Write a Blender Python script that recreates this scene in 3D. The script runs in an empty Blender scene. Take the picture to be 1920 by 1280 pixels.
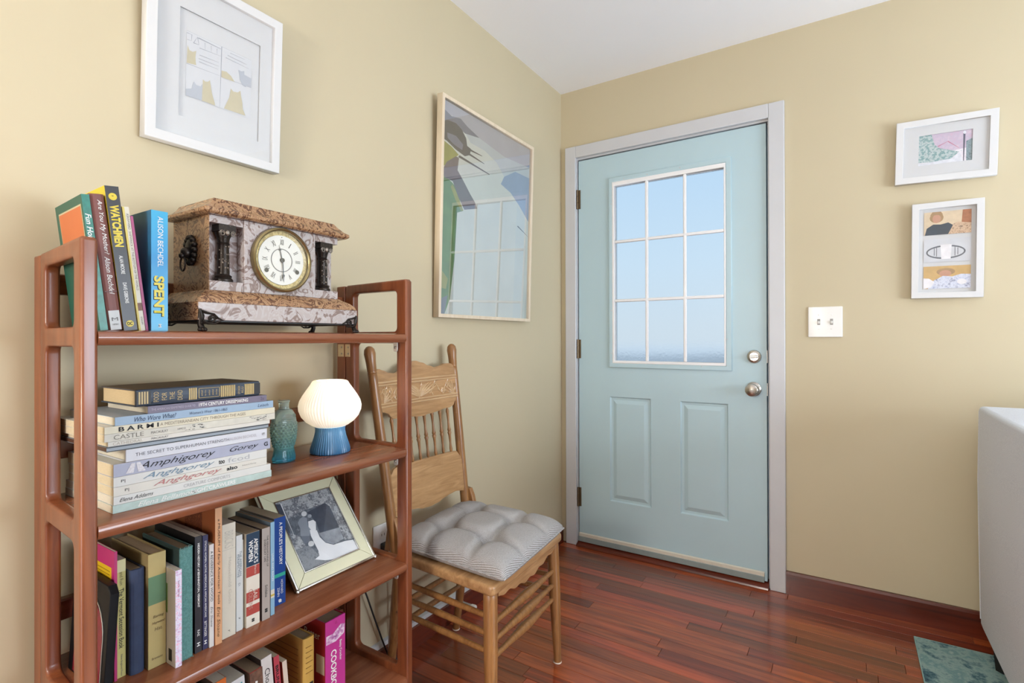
import bpy, bmesh, math, random
from mathutils import Matrix, Vector
random.seed(7)
PI = math.pi
SC = bpy.context.scene
COL = SC.collection

# ------------------------------------------------------------------ camera
def make_camera():
    f0, yaw, pit, rol = 976.0, 0.5707, 0.0029, -0.0025
    cy, sy, cp, sp = math.cos(yaw), math.sin(yaw), math.cos(pit), math.sin(pit)
    f = Vector((-sy*cp, cy*cp, sp)); r = Vector((cy, sy, 0)); u = r.cross(f)
    cr, sr = math.cos(rol), math.sin(rol)
    r2 = cr*r + sr*u; u2 = -sr*r + cr*u
    cd = bpy.data.cameras.new('camera'); co = bpy.data.objects.new('camera', cd); COL.objects.link(co)
    cd.sensor_width = 36.0; cd.lens = 36.0*f0/1920.0; cd.shift_y = -7.18/1920.0
    cd.clip_start = 0.02
    m = Matrix.Identity(4)
    for i in range(3):
        m[i][0] = r2[i]; m[i][1] = u2[i]; m[i][2] = -f[i]
    m[0][3], m[1][3], m[2][3] = 1.3151, -2.5525, 1.1029
    co.matrix_world = m
    SC.camera = co
make_camera()

# ------------------------------------------------------------------ world, daylight, exposure
def make_world():
    w = bpy.data.worlds.new('sky'); SC.world = w; w.use_nodes = True
    nt = w.node_tree; nt.nodes.clear()
    out = nt.nodes.new('ShaderNodeOutputWorld'); bg = nt.nodes.new('ShaderNodeBackground')
    tc = nt.nodes.new('ShaderNodeTexCoord'); sx = nt.nodes.new('ShaderNodeSeparateXYZ')
    rp = nt.nodes.new('ShaderNodeValToRGB'); e = rp.color_ramp.elements
    e[0].position = 0.0; e[0].color = (0.64, 0.74, 0.82, 1)
    e[1].position = 0.42; e[1].color = (0.46, 0.68, 0.92, 1)
    k = e.new(0.14); k.color = (0.60, 0.76, 0.90, 1)
    nt.links.new(tc.outputs['Generated'], sx.inputs[0]); nt.links.new(sx.outputs['Z'], rp.inputs[0])
    nt.links.new(rp.outputs[0], bg.inputs[0]); bg.inputs[1].default_value = .78
    nt.links.new(bg.outputs[0], out.inputs[0])
make_world()

def area(name, loc, rot, sx, sy, power, col):
    ld = bpy.data.lights.new(name, 'AREA'); ld.shape = 'RECTANGLE'; ld.size = sx; ld.size_y = sy
    ld.energy = power; ld.color = col
    o = bpy.data.objects.new(name, ld); COL.objects.link(o); o.location = loc; o.rotation_euler = rot
    return o
# daylight from the right and rear windows; the rear one enlarged to add fill
DAY = (0.87, 0.95, 1.09)
area('window_daylight_right', (4.13, -1.35, 1.45), (0, PI/2+.42, 0), 1.7, 1.9, 120, (.83, .94, 1.10))
area('rear_fill_daylight', (1.15, -4.95, 1.12), (PI/2+.2, 0, 0), 1.9, 2.0, 34, DAY)
def fill_point(name, loc, power, rad, col):
    ld = bpy.data.lights.new(name, 'POINT'); ld.energy = power; ld.shadow_soft_size = rad; ld.color = col
    o = bpy.data.objects.new(name, ld); COL.objects.link(o); o.location = loc
fill_point('room_fill_light', (.65, -3.7, 1.45), 52, .16, (1.0, .945, .86))  # added unseen fill light behind the camera, no lamp stands there
sd = bpy.data.lights.new('sun', 'SUN'); sd.energy = 1.6; sd.angle = .05; sd.color = (1, .97, .92)
so = bpy.data.objects.new('sun', sd); COL.objects.link(so); so.rotation_euler = (math.radians(52), 0, math.radians(28))
# light bounces
cy = SC.cycles
cy.max_bounces = 8; cy.diffuse_bounces = 4; cy.glossy_bounces = 3; cy.transmission_bounces = 6; cy.transparent_max_bounces = 8
cy.caustics_reflective = False; cy.caustics_refractive = False

vs = SC.view_settings
vs.view_transform = 'Standard'; vs.look = 'None'; vs.gamma = 1.0; vs.exposure = 0.42
try: vs.use_curve_mapping = False
except Exception: pass

# ------------------------------------------------------------------ materials
def lin(c):
    return tuple((v/12.92 if v <= .04045 else ((v+.055)/1.055)**2.4) for v in (x/255.0 for x in c))
MATS = {}
def _base(name):
    m = bpy.data.materials.new(name); m.use_nodes = True
    nt = m.node_tree; b = nt.nodes.get('Principled BSDF')
    return m, nt, b
def M(name, col=None, rough=.55, metal=0., var=.05, scale=25., bump=0., bscale=None, stretch=(1,1,1), spec=.5, col2=None, alpha=None, coat=0.):
    """procedural material: two tones mixed by noise, optional fine relief"""
    if name in MATS: return MATS[name]
    m, nt, b = _base(name)
    L = nt.links.new
    tc = nt.nodes.new('ShaderNodeTexCoord'); mp = nt.nodes.new('ShaderNodeMapping')
    mp.inputs['Scale'].default_value = stretch
    L(tc.outputs['Object'], mp.inputs[0])
    nz = nt.nodes.new('ShaderNodeTexNoise'); nz.inputs['Scale'].default_value = scale; nz.inputs['Detail'].default_value = 3
    L(mp.outputs[0], nz.inputs['Vector'])
    c = lin(col)
    a1 = tuple(min(1, v*(1-var)) for v in c); a2 = tuple(min(1, v*(1+var)) for v in c)
    if col2: a1 = c; a2 = lin(col2)
    mx = nt.nodes.new('ShaderNodeMix'); mx.data_type = 'RGBA'
    mx.inputs[6].default_value = (*a1, 1); mx.inputs[7].default_value = (*a2, 1)
    rp = nt.nodes.new('ShaderNodeMapRange'); rp.inputs[1].default_value = .3; rp.inputs[2].default_value = .7
    L(nz.outputs[0], rp.inputs[0]); L(rp.outputs[0], mx.inputs[0]); L(mx.outputs[2], b.inputs['Base Color'])
    b.inputs['Roughness'].default_value = rough; b.inputs['Metallic'].default_value = metal
    b.inputs['Specular IOR Level'].default_value = spec
    if coat: b.inputs['Coat Weight'].default_value = coat
    if bump:
        n2 = nt.nodes.new('ShaderNodeTexNoise'); n2.inputs['Scale'].default_value = bscale or scale*4
        L(mp.outputs[0], n2.inputs['Vector'])
        bp = nt.nodes.new('ShaderNodeBump'); bp.inputs['Strength'].default_value = bump; bp.inputs['Distance'].default_value = .002
        L(n2.outputs[0], bp.inputs['Height']); L(bp.outputs[0], b.inputs['Normal'])
    MATS[name] = m
    return m
def WOOD(name, dark, light, axis=0, rough=.35, grain=18., rnd=0., coat=0., stretch=14., bump=.15, rvar=0.):
    """wood: stretched noise grain along one axis of the piece; rnd shifts each piece's tone"""
    if name in MATS: return MATS[name]
    m, nt, b = _base(name); L = nt.links.new
    tc = nt.nodes.new('ShaderNodeTexCoord'); mp = nt.nodes.new('ShaderNodeMapping')
    s = [grain]*3; s[axis] = grain/stretch
    mp.inputs['Scale'].default_value = s
    L(tc.outputs['Object'], mp.inputs[0])
    vec = mp.outputs[0]
    if rnd:
        oi = nt.nodes.new('ShaderNodeObjectInfo'); ad = nt.nodes.new('ShaderNodeVectorMath'); ad.operation = 'ADD'
        mu = nt.nodes.new('ShaderNodeMath'); mu.operation = 'MULTIPLY'; mu.inputs[1].default_value = 60.
        L(oi.outputs['Random'], mu.inputs[0]); L(mp.outputs[0], ad.inputs[0]); L(mu.outputs[0], ad.inputs[1]); vec = ad.outputs[0]
    n1 = nt.nodes.new('ShaderNodeTexNoise'); n1.inputs['Scale'].default_value = 1.; n1.inputs['Detail'].default_value = 6; n1.inputs['Distortion'].default_value = 1.2
    n1.inputs['Roughness'].default_value = .62
    L(vec, n1.inputs['Vector'])
    rp = nt.nodes.new('ShaderNodeValToRGB'); e = rp.color_ramp.elements
    e[0].position = .28; e[0].color = (*lin(dark), 1); e[1].position = .72; e[1].color = (*lin(light), 1)
    L(n1.outputs[0], rp.inputs[0])
    colr = rp.outputs[0]
    if rnd:
        hs = nt.nodes.new('ShaderNodeHueSaturation')
        mr = nt.nodes.new('ShaderNodeMapRange'); mr.inputs[3].default_value = 1-rnd; mr.inputs[4].default_value = 1+rnd
        L(oi.outputs['Random'], mr.inputs[0]); L(mr.outputs[0], hs.inputs['Value'])
        wn = nt.nodes.new('ShaderNodeTexWhiteNoise'); wn.noise_dimensions = '1D'; L(oi.outputs['Random'], wn.inputs['W'])
        mh = nt.nodes.new('ShaderNodeMapRange'); mh.inputs[3].default_value = .495; mh.inputs[4].default_value = .507
        L(wn.outputs[0], mh.inputs[0]); L(mh.outputs[0], hs.inputs['Hue'])
        L(colr, hs.inputs['Color']); colr = hs.outputs[0]
    L(colr, b.inputs['Base Color'])
    b.inputs['Roughness'].default_value = rough
    if rvar:
        mr2 = nt.nodes.new('ShaderNodeMapRange'); mr2.inputs[3].default_value = rough-rvar; mr2.inputs[4].default_value = rough+rvar
        L(n1.outputs[0], mr2.inputs[0]); L(mr2.outputs[0], b.inputs['Roughness'])
    if coat: b.inputs['Coat Weight'].default_value = coat; b.inputs['Coat Roughness'].default_value = .12
    if bump:
        bp = nt.nodes.new('ShaderNodeBump'); bp.inputs['Strength'].default_value = bump; bp.inputs['Distance'].default_value = .0006
        L(n1.outputs[0], bp.inputs['Height']); L(bp.outputs[0], b.inputs['Normal'])
    MATS[name] = m
    return m
def MARBLE(name, cols, scale=9., dist=3.2, rough=.22, lines=9.):
    """swirling stone veneer"""
    m, nt, b = _base(name); L = nt.links.new
    tc = nt.nodes.new('ShaderNodeTexCoord')
    n0 = nt.nodes.new('ShaderNodeTexNoise'); n0.inputs['Scale'].default_value = scale; n0.inputs['Detail'].default_value = 2; n0.inputs['Distortion'].default_value = dist
    L(tc.outputs['Object'], n0.inputs['Vector'])
    wv = nt.nodes.new('ShaderNodeMath'); wv.operation = 'MULTIPLY'; wv.inputs[1].default_value = lines; L(n0.outputs[0], wv.inputs[0])
    ad = nt.nodes.new('ShaderNodeMath'); ad.operation = 'PINGPONG'; ad.inputs[1].default_value = 1.; L(wv.outputs[0], ad.inputs[0])
    rp = nt.nodes.new('ShaderNodeValToRGB'); e = rp.color_ramp.elements
    n = len(cols)
    e[0].position = .15; e[0].color = (*lin(cols[0]), 1); e[1].position = .85; e[1].color = (*lin(cols[-1]), 1)
    for i in range(1, n-1):
        k = e.new(.15+.7*i/(n-1)); k.color = (*lin(cols[i]), 1)
    L(ad.outputs[0], rp.inputs[0]); L(rp.outputs[0], b.inputs['Base Color'])
    b.inputs['Roughness'].default_value = rough
    MATS[name] = m
    return m
def GLASS(name, col=(255,255,255), rough=0., ior=1.45):
    m, nt, b = _base(name)
    b.inputs['Base Color'].default_value = (*lin(col), 1); b.inputs['Roughness'].default_value = rough
    b.inputs['Transmission Weight'].default_value = 1.; b.inputs['IOR'].default_value = ior
    MATS[name] = m
    return m
def GLAZING(name, refl=.06, rough=.0):
    """picture glass: clear sheet with a surface reflection (thin sheet, no refraction)"""
    m, nt, b = _base(name); L = nt.links.new
    nt.nodes.remove(b)
    out = nt.nodes['Material Output']
    tr = nt.nodes.new('ShaderNodeBsdfTransparent'); gl = nt.nodes.new('ShaderNodeBsdfGlossy'); gl.inputs['Roughness'].default_value = rough
    lw = nt.nodes.new('ShaderNodeLayerWeight'); lw.inputs['Blend'].default_value = .5
    pw = nt.nodes.new('ShaderNodeMath'); pw.operation = 'POWER'; pw.inputs[1].default_value = 5.; L(lw.outputs['Facing'], pw.inputs[0])
    mx = nt.nodes.new('ShaderNodeMixShader')
    mu = nt.nodes.new('ShaderNodeMath'); mu.operation = 'ADD'; mu.use_clamp = True; mu.inputs[1].default_value = refl+.04
    L(pw.outputs[0], mu.inputs[0]); L(mu.outputs[0], mx.inputs[0]); L(tr.outputs[0], mx.inputs[1]); L(gl.outputs[0], mx.inputs[2]); L(mx.outputs[0], out.inputs[0])
    MATS[name] = m
    return m
def FABRIC(name, c1, c2, scale=400., rough=.9, bump=.6, mixw=.5):
    m, nt, b = _base(name); L = nt.links.new
    tc = nt.nodes.new('ShaderNodeTexCoord')
    w1 = nt.nodes.new('ShaderNodeTexWave'); w1.inputs['Scale'].default_value = scale/6.28; w1.bands_direction = 'X'; w1.inputs['Distortion'].default_value = 1.5; w1.inputs['Detail Scale'].default_value = 8
    w2 = nt.nodes.new('ShaderNodeTexWave'); w2.inputs['Scale'].default_value = scale/6.28; w2.bands_direction = 'Y'; w2.inputs['Distortion'].default_value = 1.5; w2.inputs['Detail Scale'].default_value = 8
    n = nt.nodes.new('ShaderNodeTexNoise'); n.inputs['Scale'].default_value = scale*.8
    for w in (w1, w2, n): L(tc.outputs['Object'], w.inputs['Vector'])
    mu = nt.nodes.new('ShaderNodeMath'); mu.operation = 'MULTIPLY'; L(w1.outputs['Fac'], mu.inputs[0]); L(w2.outputs['Fac'], mu.inputs[1])
    m2 = nt.nodes.new('ShaderNodeMix'); m2.data_type = 'FLOAT'; m2.inputs[0].default_value = mixw; L(mu.outputs[0], m2.inputs[2]); L(n.outputs[0], m2.inputs[3])
    rp = nt.nodes.new('ShaderNodeValToRGB'); e = rp.color_ramp.elements
    e[0].position = .2; e[0].color = (*lin(c1), 1); e[1].position = .65; e[1].color = (*lin(c2), 1)
    L(m2.outputs[0], rp.inputs[0]); L(rp.outputs[0], b.inputs['Base Color']); b.inputs['Roughness'].default_value = rough
    b.inputs['Specular IOR Level'].default_value = .15
    bp = nt.nodes.new('ShaderNodeBump'); bp.inputs['Strength'].default_value = bump; bp.inputs['Distance'].default_value = .0012
    L(m2.outputs[0], bp.inputs['Height']); L(bp.outputs[0], b.inputs['Normal'])
    MATS[name] = m
    return m
def SPECKLE(name, cols, scale=60., rough=.5, detail=6, dist=0.):
    """multi-tone noise: photographs, rugs, patinated castings"""
    m, nt, b = _base(name); L = nt.links.new
    tc = nt.nodes.new('ShaderNodeTexCoord'); n = nt.nodes.new('ShaderNodeTexNoise'); n.inputs['Scale'].default_value = scale; n.inputs['Detail'].default_value = detail; n.inputs['Roughness'].default_value = .7; n.inputs['Distortion'].default_value = dist
    L(tc.outputs['Object'], n.inputs['Vector'])
    rp = nt.nodes.new('ShaderNodeValToRGB'); e = rp.color_ramp.elements
    k = len(cols); e[0].position = .3; e[0].color = (*lin(cols[0]), 1); e[1].position = .7; e[1].color = (*lin(cols[-1]), 1)
    for i in range(1, k-1):
        q = e.new(.3+.4*i/(k-1)); q.color = (*lin(cols[i]), 1)
    L(n.outputs[0], rp.inputs[0]); L(rp.outputs[0], b.inputs['Base Color']); b.inputs['Roughness'].default_value = rough
    MATS[name] = m
    return m

# ------------------------------------------------------------------ mesh helpers
class MB:
    """collects shapes into one mesh"""
    def __init__(s): s.v = []; s.f = []; s.m = []
    def add(s, verts, faces, mi=0):
        o = len(s.v); s.v += [tuple(p) for p in verts]
        for f in faces: s.f.append(tuple(o+i for i in f)); s.m.append(mi)
        return s
    def box(s, a, b, mi=0):
        (x0,y0,z0),(x1,y1,z1) = a, b
        v = [(x0,y0,z0),(x1,y0,z0),(x1,y1,z0),(x0,y1,z0),(x0,y0,z1),(x1,y0,z1),(x1,y1,z1),(x0,y1,z1)]
        return s.add(v, [(3,2,1,0),(4,5,6,7),(0,1,5,4),(1,2,6,5),(2,3,7,6),(3,0,4,7)], mi)
    def prism(s, poly, axis, a, b, mi=0, mside=None):
        """polygon of 2-D points swept along an axis. axis 0: pts (y,z); 1: pts (x,z); 2: pts (x,y)"""
        def P(p, t):
            if axis == 0: return (t, p[0], p[1])
            if axis == 1: return (p[0], t, p[1])
            return (p[0], p[1], t)
        n = len(poly); o = len(s.v)
        s.v += [P(p, a) for p in poly] + [P(p, b) for p in poly]
        s.f.append(tuple(o+i for i in range(n))); s.m.append(mi)
        s.f.append(tuple(o+n+i for i in reversed(range(n)))); s.m.append(mi)
        for i in range(n):
            j = (i+1) % n
            s.f.append((o+i, o+n+i, o+n+j, o+j)); s.m.append(mside[i] if mside else mi)
        return s
    def lathe(s, prof, c=(0,0,0), n=24, mi=0, sx=1., sy=1., axis=2, ribs=0, rib=0., caps=True):
        """prof: (radius, height) list"""
        o = len(s.v); k = len(prof)
        for (r, h) in prof:
            for i in range(n):
                a = 2*PI*i/n; rr = r*(1+rib*math.cos(ribs*a)) if ribs else r
                x, y = rr*math.cos(a)*sx, rr*math.sin(a)*sy
                p = (x, y, h) if axis == 2 else ((h, x, y) if axis == 0 else (x, -h, y))
                s.v.append((c[0]+p[0], c[1]+p[1], c[2]+p[2]))
        for j in range(k-1):
            for i in range(n):
                i2 = (i+1) % n
                s.f.append((o+j*n+i, o+j*n+i2, o+(j+1)*n+i2, o+(j+1)*n+i)); s.m.append(mi)
        if caps:
            s.f.append(tuple(o+i for i in reversed(range(n)))); s.m.append(mi)
            s.f.append(tuple(o+(k-1)*n+i for i in range(n))); s.m.append(mi)
        return s
    def tube(s, pts, rad, n=10, mi=0, closed=False, flat=None):
        """swept round bar; rad a number or one per point"""
        pts = [Vector(p) for p in pts]; k = len(pts)
        R = rad if isinstance(rad, (list, tuple)) else [rad]*k
        o = len(s.v); up = Vector((0,0,1)); prev = None
        for i, p in enumerate(pts):
            if closed: t = (pts[(i+1) % k]-pts[(i-1) % k]).normalized()
            else: t = (pts[min(i+1,k-1)]-pts[max(i-1,0)]).normalized()
            if prev is None:
                a = t.cross(up)
                if a.length < 1e-3: a = t.cross(Vector((1,0,0)))
                a.normalize()
            else:
                a = (prev - t*prev.dot(t)); a.normalize()
            prev = a; bb = t.cross(a)
            for q in range(n):
                an = 2*PI*q/n
                w = p + a*(R[i]*math.cos(an)) + bb*(R[i]*math.sin(an))
                s.v.append(tuple(w))
        for i in range(k if closed else k-1):
            for q in range(n):
                q2 = (q+1) % n; i2 = (i+1) % k
                s.f.append((o+i*n+q, o+i*n+q2, o+i2*n+q2, o+i2*n+q)); s.m.append(mi)
        if not closed:
            s.f.append(tuple(o+i for i in reversed(range(n)))); s.m.append(mi)
            s.f.append(tuple(o+(k-1)*n+i for i in range(n))); s.m.append(mi)
        return s
    def ball(s, c, r, mi=0, n=14, k=8, sc=(1,1,1)):
        o = len(s.v)
        prof = [(math.sin(PI*j/k), -math.cos(PI*j/k)) for j in range(k+1)]
        prof[0] = (.02, -1.); prof[-1] = (.02, 1.)
        t = MB().lathe(prof, n=n, mi=mi)
        s.add([(c[0]+x*r*sc[0], c[1]+y*r*sc[1], c[2]+z*r*sc[2]) for x,y,z in t.v], t.f, mi)
        return s
    def mesh(s, name, mats):
        me = bpy.data.meshes.new(name); me.from_pydata(s.v, [], s.f)
        for m in (mats if isinstance(mats, (list, tuple)) else [mats]): me.materials.append(m)
        for p, mi in zip(me.polygons, s.m): p.material_index = mi
        bm = bmesh.new(); bm.from_mesh(me); bmesh.ops.recalc_face_normals(bm, faces=bm.faces); bm.to_mesh(me); bm.free()
        me.update()
        return me
    def build(s, name, mats, parent=None, bevel=0., smooth=False, loc=None, rot=None, seg=2, label=None):
        return link(name, s.mesh(name, mats), parent, bevel, smooth, loc, rot, seg, label)
def link(name, me, parent=None, bevel=0., smooth=False, loc=None, rot=None, seg=2, label=None, angle=40):
    o = bpy.data.objects.new(name, me); COL.objects.link(o)
    if parent is not None: o.parent = parent
    if loc is not None: o.location = loc
    if rot is not None: o.rotation_euler = rot
    if smooth:
        for p in me.polygons: p.use_smooth = True
        try: me.set_sharp_from_angle(angle=math.radians(angle))
        except Exception: pass
    if bevel:
        b = o.modifiers.new('bevel', 'BEVEL'); b.width = bevel; b.segments = seg; b.limit_method = 'ANGLE'; b.angle_limit = math.radians(35)
        b.harden_normals = False
        if seg > 1:
            for p in me.polygons: p.use_smooth = True
            try: me.set_sharp_from_angle(angle=math.radians(30))
            except Exception: pass
    if label: o['label'] = label
    return o
def thing(name, label, cat, loc=(0,0,0), rot=(0,0,0), group=None):
    o = bpy.data.objects.new(name, None); COL.objects.link(o); o.location = loc; o.rotation_euler = rot
    o.empty_display_size = .05
    o['label'] = label; o['category'] = cat
    if group: o['group'] = group
    return o
def tag(o, label, cat, group=None):
    o['label'] = label; o['category'] = cat
    if group: o['group'] = group
    return o
def struct(o): o['kind'] = 'structure'; return o
def rrect(x0, y0, x1, y1, r, n=5):
    pts = []
    for cx, cy, a0 in ((x1-r,y0+r,-PI/2),(x1-r,y1-r,0),(x0+r,y1-r,PI/2),(x0+r,y0+r,PI)):
        for i in range(n+1):
            a = a0+PI/2*i/n; pts.append((cx+r*math.cos(a), cy+r*math.sin(a)))
    return pts
def panel(name, loops, half, bevel, mats, frame, res=3):
    """flat board with holes and rounded edges. loops: outline + holes (2-D). frame: function (u,v,w)->xyz"""
    cu = bpy.data.curves.new(name, 'CURVE'); cu.dimensions = '2D'; cu.fill_mode = 'BOTH'
    cu.extrude = max(half-bevel, 0); cu.bevel_depth = bevel; cu.bevel_resolution = res; cu.offset = -bevel
    for lp in loops:
        sp = cu.splines.new('POLY'); sp.points.add(len(lp)-1)
        for p, q in zip(sp.points, lp): p.co = (q[0], q[1], 0, 1)
        sp.use_cyclic_u = True
    o = bpy.data.objects.new(name, cu); me = bpy.data.meshes.new_from_object(o)
    bpy.data.objects.remove(o); bpy.data.curves.remove(cu)
    me.materials.clear()
    for m in (mats if isinstance(mats, (list, tuple)) else [mats]): me.materials.append(m)
    for v in me.vertices: v.co = frame(*v.co)
    bm = bmesh.new(); bm.from_mesh(me); bmesh.ops.remove_doubles(bm, verts=bm.verts, dist=1e-5); bmesh.ops.recalc_face_normals(bm, faces=bm.faces); bm.to_mesh(me); bm.free()
    return me
_TXT = {}
def text_mesh(body, bold=0., shear=0., space=1.):
    cu = bpy.data.curves.new('t', 'FONT'); cu.body = body; cu.size = 1.; cu.offset = bold; cu.shear = shear; cu.resolution_u = 3; cu.space_character = space
    o = bpy.data.objects.new('t', cu); me = bpy.data.meshes.new_from_object(o)
    bpy.data.objects.remove(o); bpy.data.curves.remove(cu)
    return me
def lettering(parent, body, c, right, up, w, h, mat, bold=0., shear=0., name='lettering', space=1.):
    """flat lettering fitted to a w x h box centred on c, in the plane of right/up"""
    me = text_mesh(body, bold, shear, space)
    if not me.vertices: return None
    xs = [v.co.x for v in me.vertices]; ys = [v.co.y for v in me.vertices]
    x0, x1, y0, y1 = min(xs), max(xs), min(ys), max(ys)
    r = Vector(right); u = Vector(up); c = Vector(c)
    for v in me.vertices:
        a = ((v.co.x-x0)/(x1-x0+1e-9)-.5)*w; b = ((v.co.y-y0)/(y1-y0+1e-9)-.5)*h
        v.co = c + r*a + u*b
    me.materials.clear(); me.materials.append(mat)
    return link(name, me, parent)
def prints(name, polys, mats, parent, origin, right, up, w, h, base, step=.00003):
    """flat printed picture: base sheet plus layers of colour, as one sheet"""
    keys = ['__base'] + sorted({k for k, _ in polys}); ms = [base] + [mats[k] for k in keys[1:]]
    o = Vector(origin); r = Vector(right); u = Vector(up); n = r.cross(u)
    b = MB()
    def P(p, l): return tuple(o + r*(min(1,max(0,p[0]))*w) + u*(min(1,max(0,p[1]))*h) + n*(l*step))
    b.add([P(q, 0) for q in ((0,0),(1,0),(1,1),(0,1))], [(0,1,2,3)], 0)
    for i, (k, pts) in enumerate(polys):
        b.add([P(q, i+1) for q in pts], [tuple(range(len(pts)))], keys.index(k))
    me = bpy.data.meshes.new(name); me.from_pydata(b.v, [], b.f)
    for m in ms: me.materials.append(m)
    for p, mi in zip(me.polygons, b.m): p.material_index = mi
    me.update()
    return link(name, me, parent)

# printed pictures: flat colour areas in fractions of the sheet
ART = [
 ("mist",[(0.0,1.0),(1.0,1.0),(1.0,0.882),(0.665,0.866),(0.382,0.898),(0.131,0.942),(0.001,0.948)]),
 ("blue",[(0.625,0.725),(0.665,0.773),(0.805,0.83),(1.0,0.913),(1.0,0.574),(0.864,0.65),(0.749,0.701)]),
 ("mist2",[(0.37,0.909),(0.664,0.881),(1.0,0.894),(1.0,0.832),(0.805,0.83),(0.665,0.773),(0.571,0.828),(0.431,0.859),(0.277,0.862),(0.219,0.899)]),
 ("pale2",[(0.835,0.645),(1.0,0.562),(1.0,-0.0),(0.809,0.003)]),
 ("ink",[(0.845,0.526),(1.001,0.486),(1.005,0.487),(0.855,0.532)]),
 ("slate",[(0.002,0.94),(0.026,0.954),(0.088,0.941),(0.174,0.953),(0.241,0.933),(0.37,0.909),(0.22,0.893),(0.132,0.909),(0.003,0.894)]),
 ("green",[(0.004,0.689),(0.033,0.65),(0.106,0.629),(0.138,0.614),(0.216,0.512),(0.158,0.495),(0.141,0.272),(0.104,0.072),(0.057,0.001),(0.0,0.0)]),
 ("lime",[(0.003,0.812),(0.092,0.798),(0.162,0.775),(0.093,0.735),(0.016,0.686),(0.004,0.684)]),
 ("lime",[(0.106,0.623),(0.143,0.595),(0.218,0.515),(0.196,0.509),(0.139,0.553),(0.092,0.606)]),
 ("lime",[(0.0,0.219),(0.082,0.168),(0.066,0.118),(0.001,0.124)]),
 ("slate",[(0.0,0.066),(0.083,0.09),(0.057,0.001),(0.0,0.0)]),
 ("road",[(0.012,0.671),(0.052,0.717),(0.135,0.762),(0.165,0.76),(0.153,0.699),(0.213,0.659),(0.282,0.609),(0.335,0.575),(0.359,0.547),(0.227,0.52),(0.16,0.577),(0.11,0.637),(0.033,0.641)]),
 ("ink",[(0.003,0.893),(0.051,0.913),(0.131,0.919),(0.186,0.904),(0.231,0.872),(0.243,0.838),(0.284,0.832),(0.271,0.799),(0.222,0.782),(0.134,0.793),(0.05,0.814),(0.005,0.818)]),
 ("slate",[(0.049,0.854),(0.133,0.859),(0.203,0.834),(0.195,0.806),(0.112,0.813),(0.053,0.83)]),
 ("ink",[(0.274,0.82),(0.401,0.823),(0.404,0.826),(0.282,0.83)]),
 ("ink",[(0.266,0.797),(0.426,0.789),(0.429,0.792),(0.276,0.807)]),
 ("ink",[(0.157,0.763),(0.486,0.746),(0.49,0.75),(0.169,0.775)]),
]
CAT = [
 ("line",[(-0.001,0.997),(0.514,0.999),(0.514,1.001),(0.001,1.003)]),
 ("line",[(0.513,0.997),(1.0,0.999),(1.0,1.001),(0.515,1.004)]),
 ("tan",[(0.015,0.784),(0.044,0.713),(0.088,0.71),(0.138,0.748),(0.129,0.644),(0.136,0.562),(0.142,0.528),(0.006,0.505)]),
 ("line",[(0.003,0.492),(0.499,0.515),(0.499,0.517),(0.005,0.5)]),
 ("line",[(0.508,1.011),(0.5,0.007),(0.504,0.008),(0.52,1.016)]),
 ("line",[(0.514,0.513),(1.002,0.532),(1.003,0.535),(0.517,0.521)]),
 ("line",[(-0.001,0.959),(0.072,0.967),(0.073,0.97),(0.002,0.969)]),
 ("line",[(0.068,0.967),(0.067,0.87),(0.07,0.871),(0.077,0.971)]),
 ("line",[(0.007,0.861),(0.068,0.869),(0.069,0.871),(0.009,0.869)]),
 ("line",[(0.095,0.847),(0.175,0.858),(0.176,0.862),(0.099,0.86)]),
 ("line",[(0.101,0.853),(0.152,0.97),(0.15,0.971),(0.093,0.854)]),
 ("line",[(0.147,0.967),(0.174,0.859),(0.177,0.861),(0.156,0.973)]),
 ("line",[(0.159,0.954),(0.502,0.95),(0.504,0.956),(0.166,0.973)]),
 ("line",[(0.181,0.811),(0.505,0.835),(0.505,0.837),(0.183,0.819)]),
 ("line",[(0.257,0.935),(0.263,0.828),(0.265,0.829),(0.263,0.938)]),
 ("line",[(0.349,0.93),(0.355,0.834),(0.357,0.835),(0.355,0.933)]),
 ("line",[(0.436,0.928),(0.442,0.838),(0.444,0.838),(0.442,0.93)]),
 ("text",[(0.182,0.699),(0.471,0.719),(0.472,0.723),(0.186,0.712)]),
 ("text",[(0.172,0.64),(0.472,0.658),(0.474,0.662),(0.176,0.653)]),
 ("text",[(0.178,0.594),(0.462,0.603),(0.463,0.607),(0.182,0.607)]),
 ("text",[(0.644,0.951),(0.882,0.957),(0.883,0.961),(0.648,0.963)]),
 ("text",[(0.603,0.894),(0.914,0.889),(0.916,0.893),(0.607,0.907)]),
 ("text",[(0.574,0.844),(0.946,0.833),(0.948,0.837),(0.578,0.856)]),
 ("tan",[(0.517,0.611),(0.592,0.626),(0.664,0.589),(0.726,0.515),(0.517,0.505)]),
 ("grey",[(0.782,0.742),(0.831,0.739),(0.878,0.766),(0.881,0.704),(1.0,0.692),(0.999,0.534),(0.915,0.528),(0.91,0.506),(0.854,0.52),(0.81,0.59),(0.798,0.674)]),
 ("grey",[(-0.005,0.1),(0.081,0.137),(0.113,0.26),(0.147,0.22),(0.209,0.223),(0.237,0.278),(0.236,0.014),(-0.003,-0.001)]),
 ("tan",[(0.241,0.347),(0.276,0.329),(0.316,0.343),(0.344,0.38),(0.357,0.305),(0.376,0.19),(0.425,0.038),(0.432,0.009),(0.232,0.009)]),
 ("tan",[(0.668,0.383),(0.705,0.349),(0.777,0.363),(0.823,0.408),(0.833,0.333),(0.859,0.218),(0.867,0.119),(0.916,0.024),(0.567,0.015),(0.647,0.23)]),
]
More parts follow.
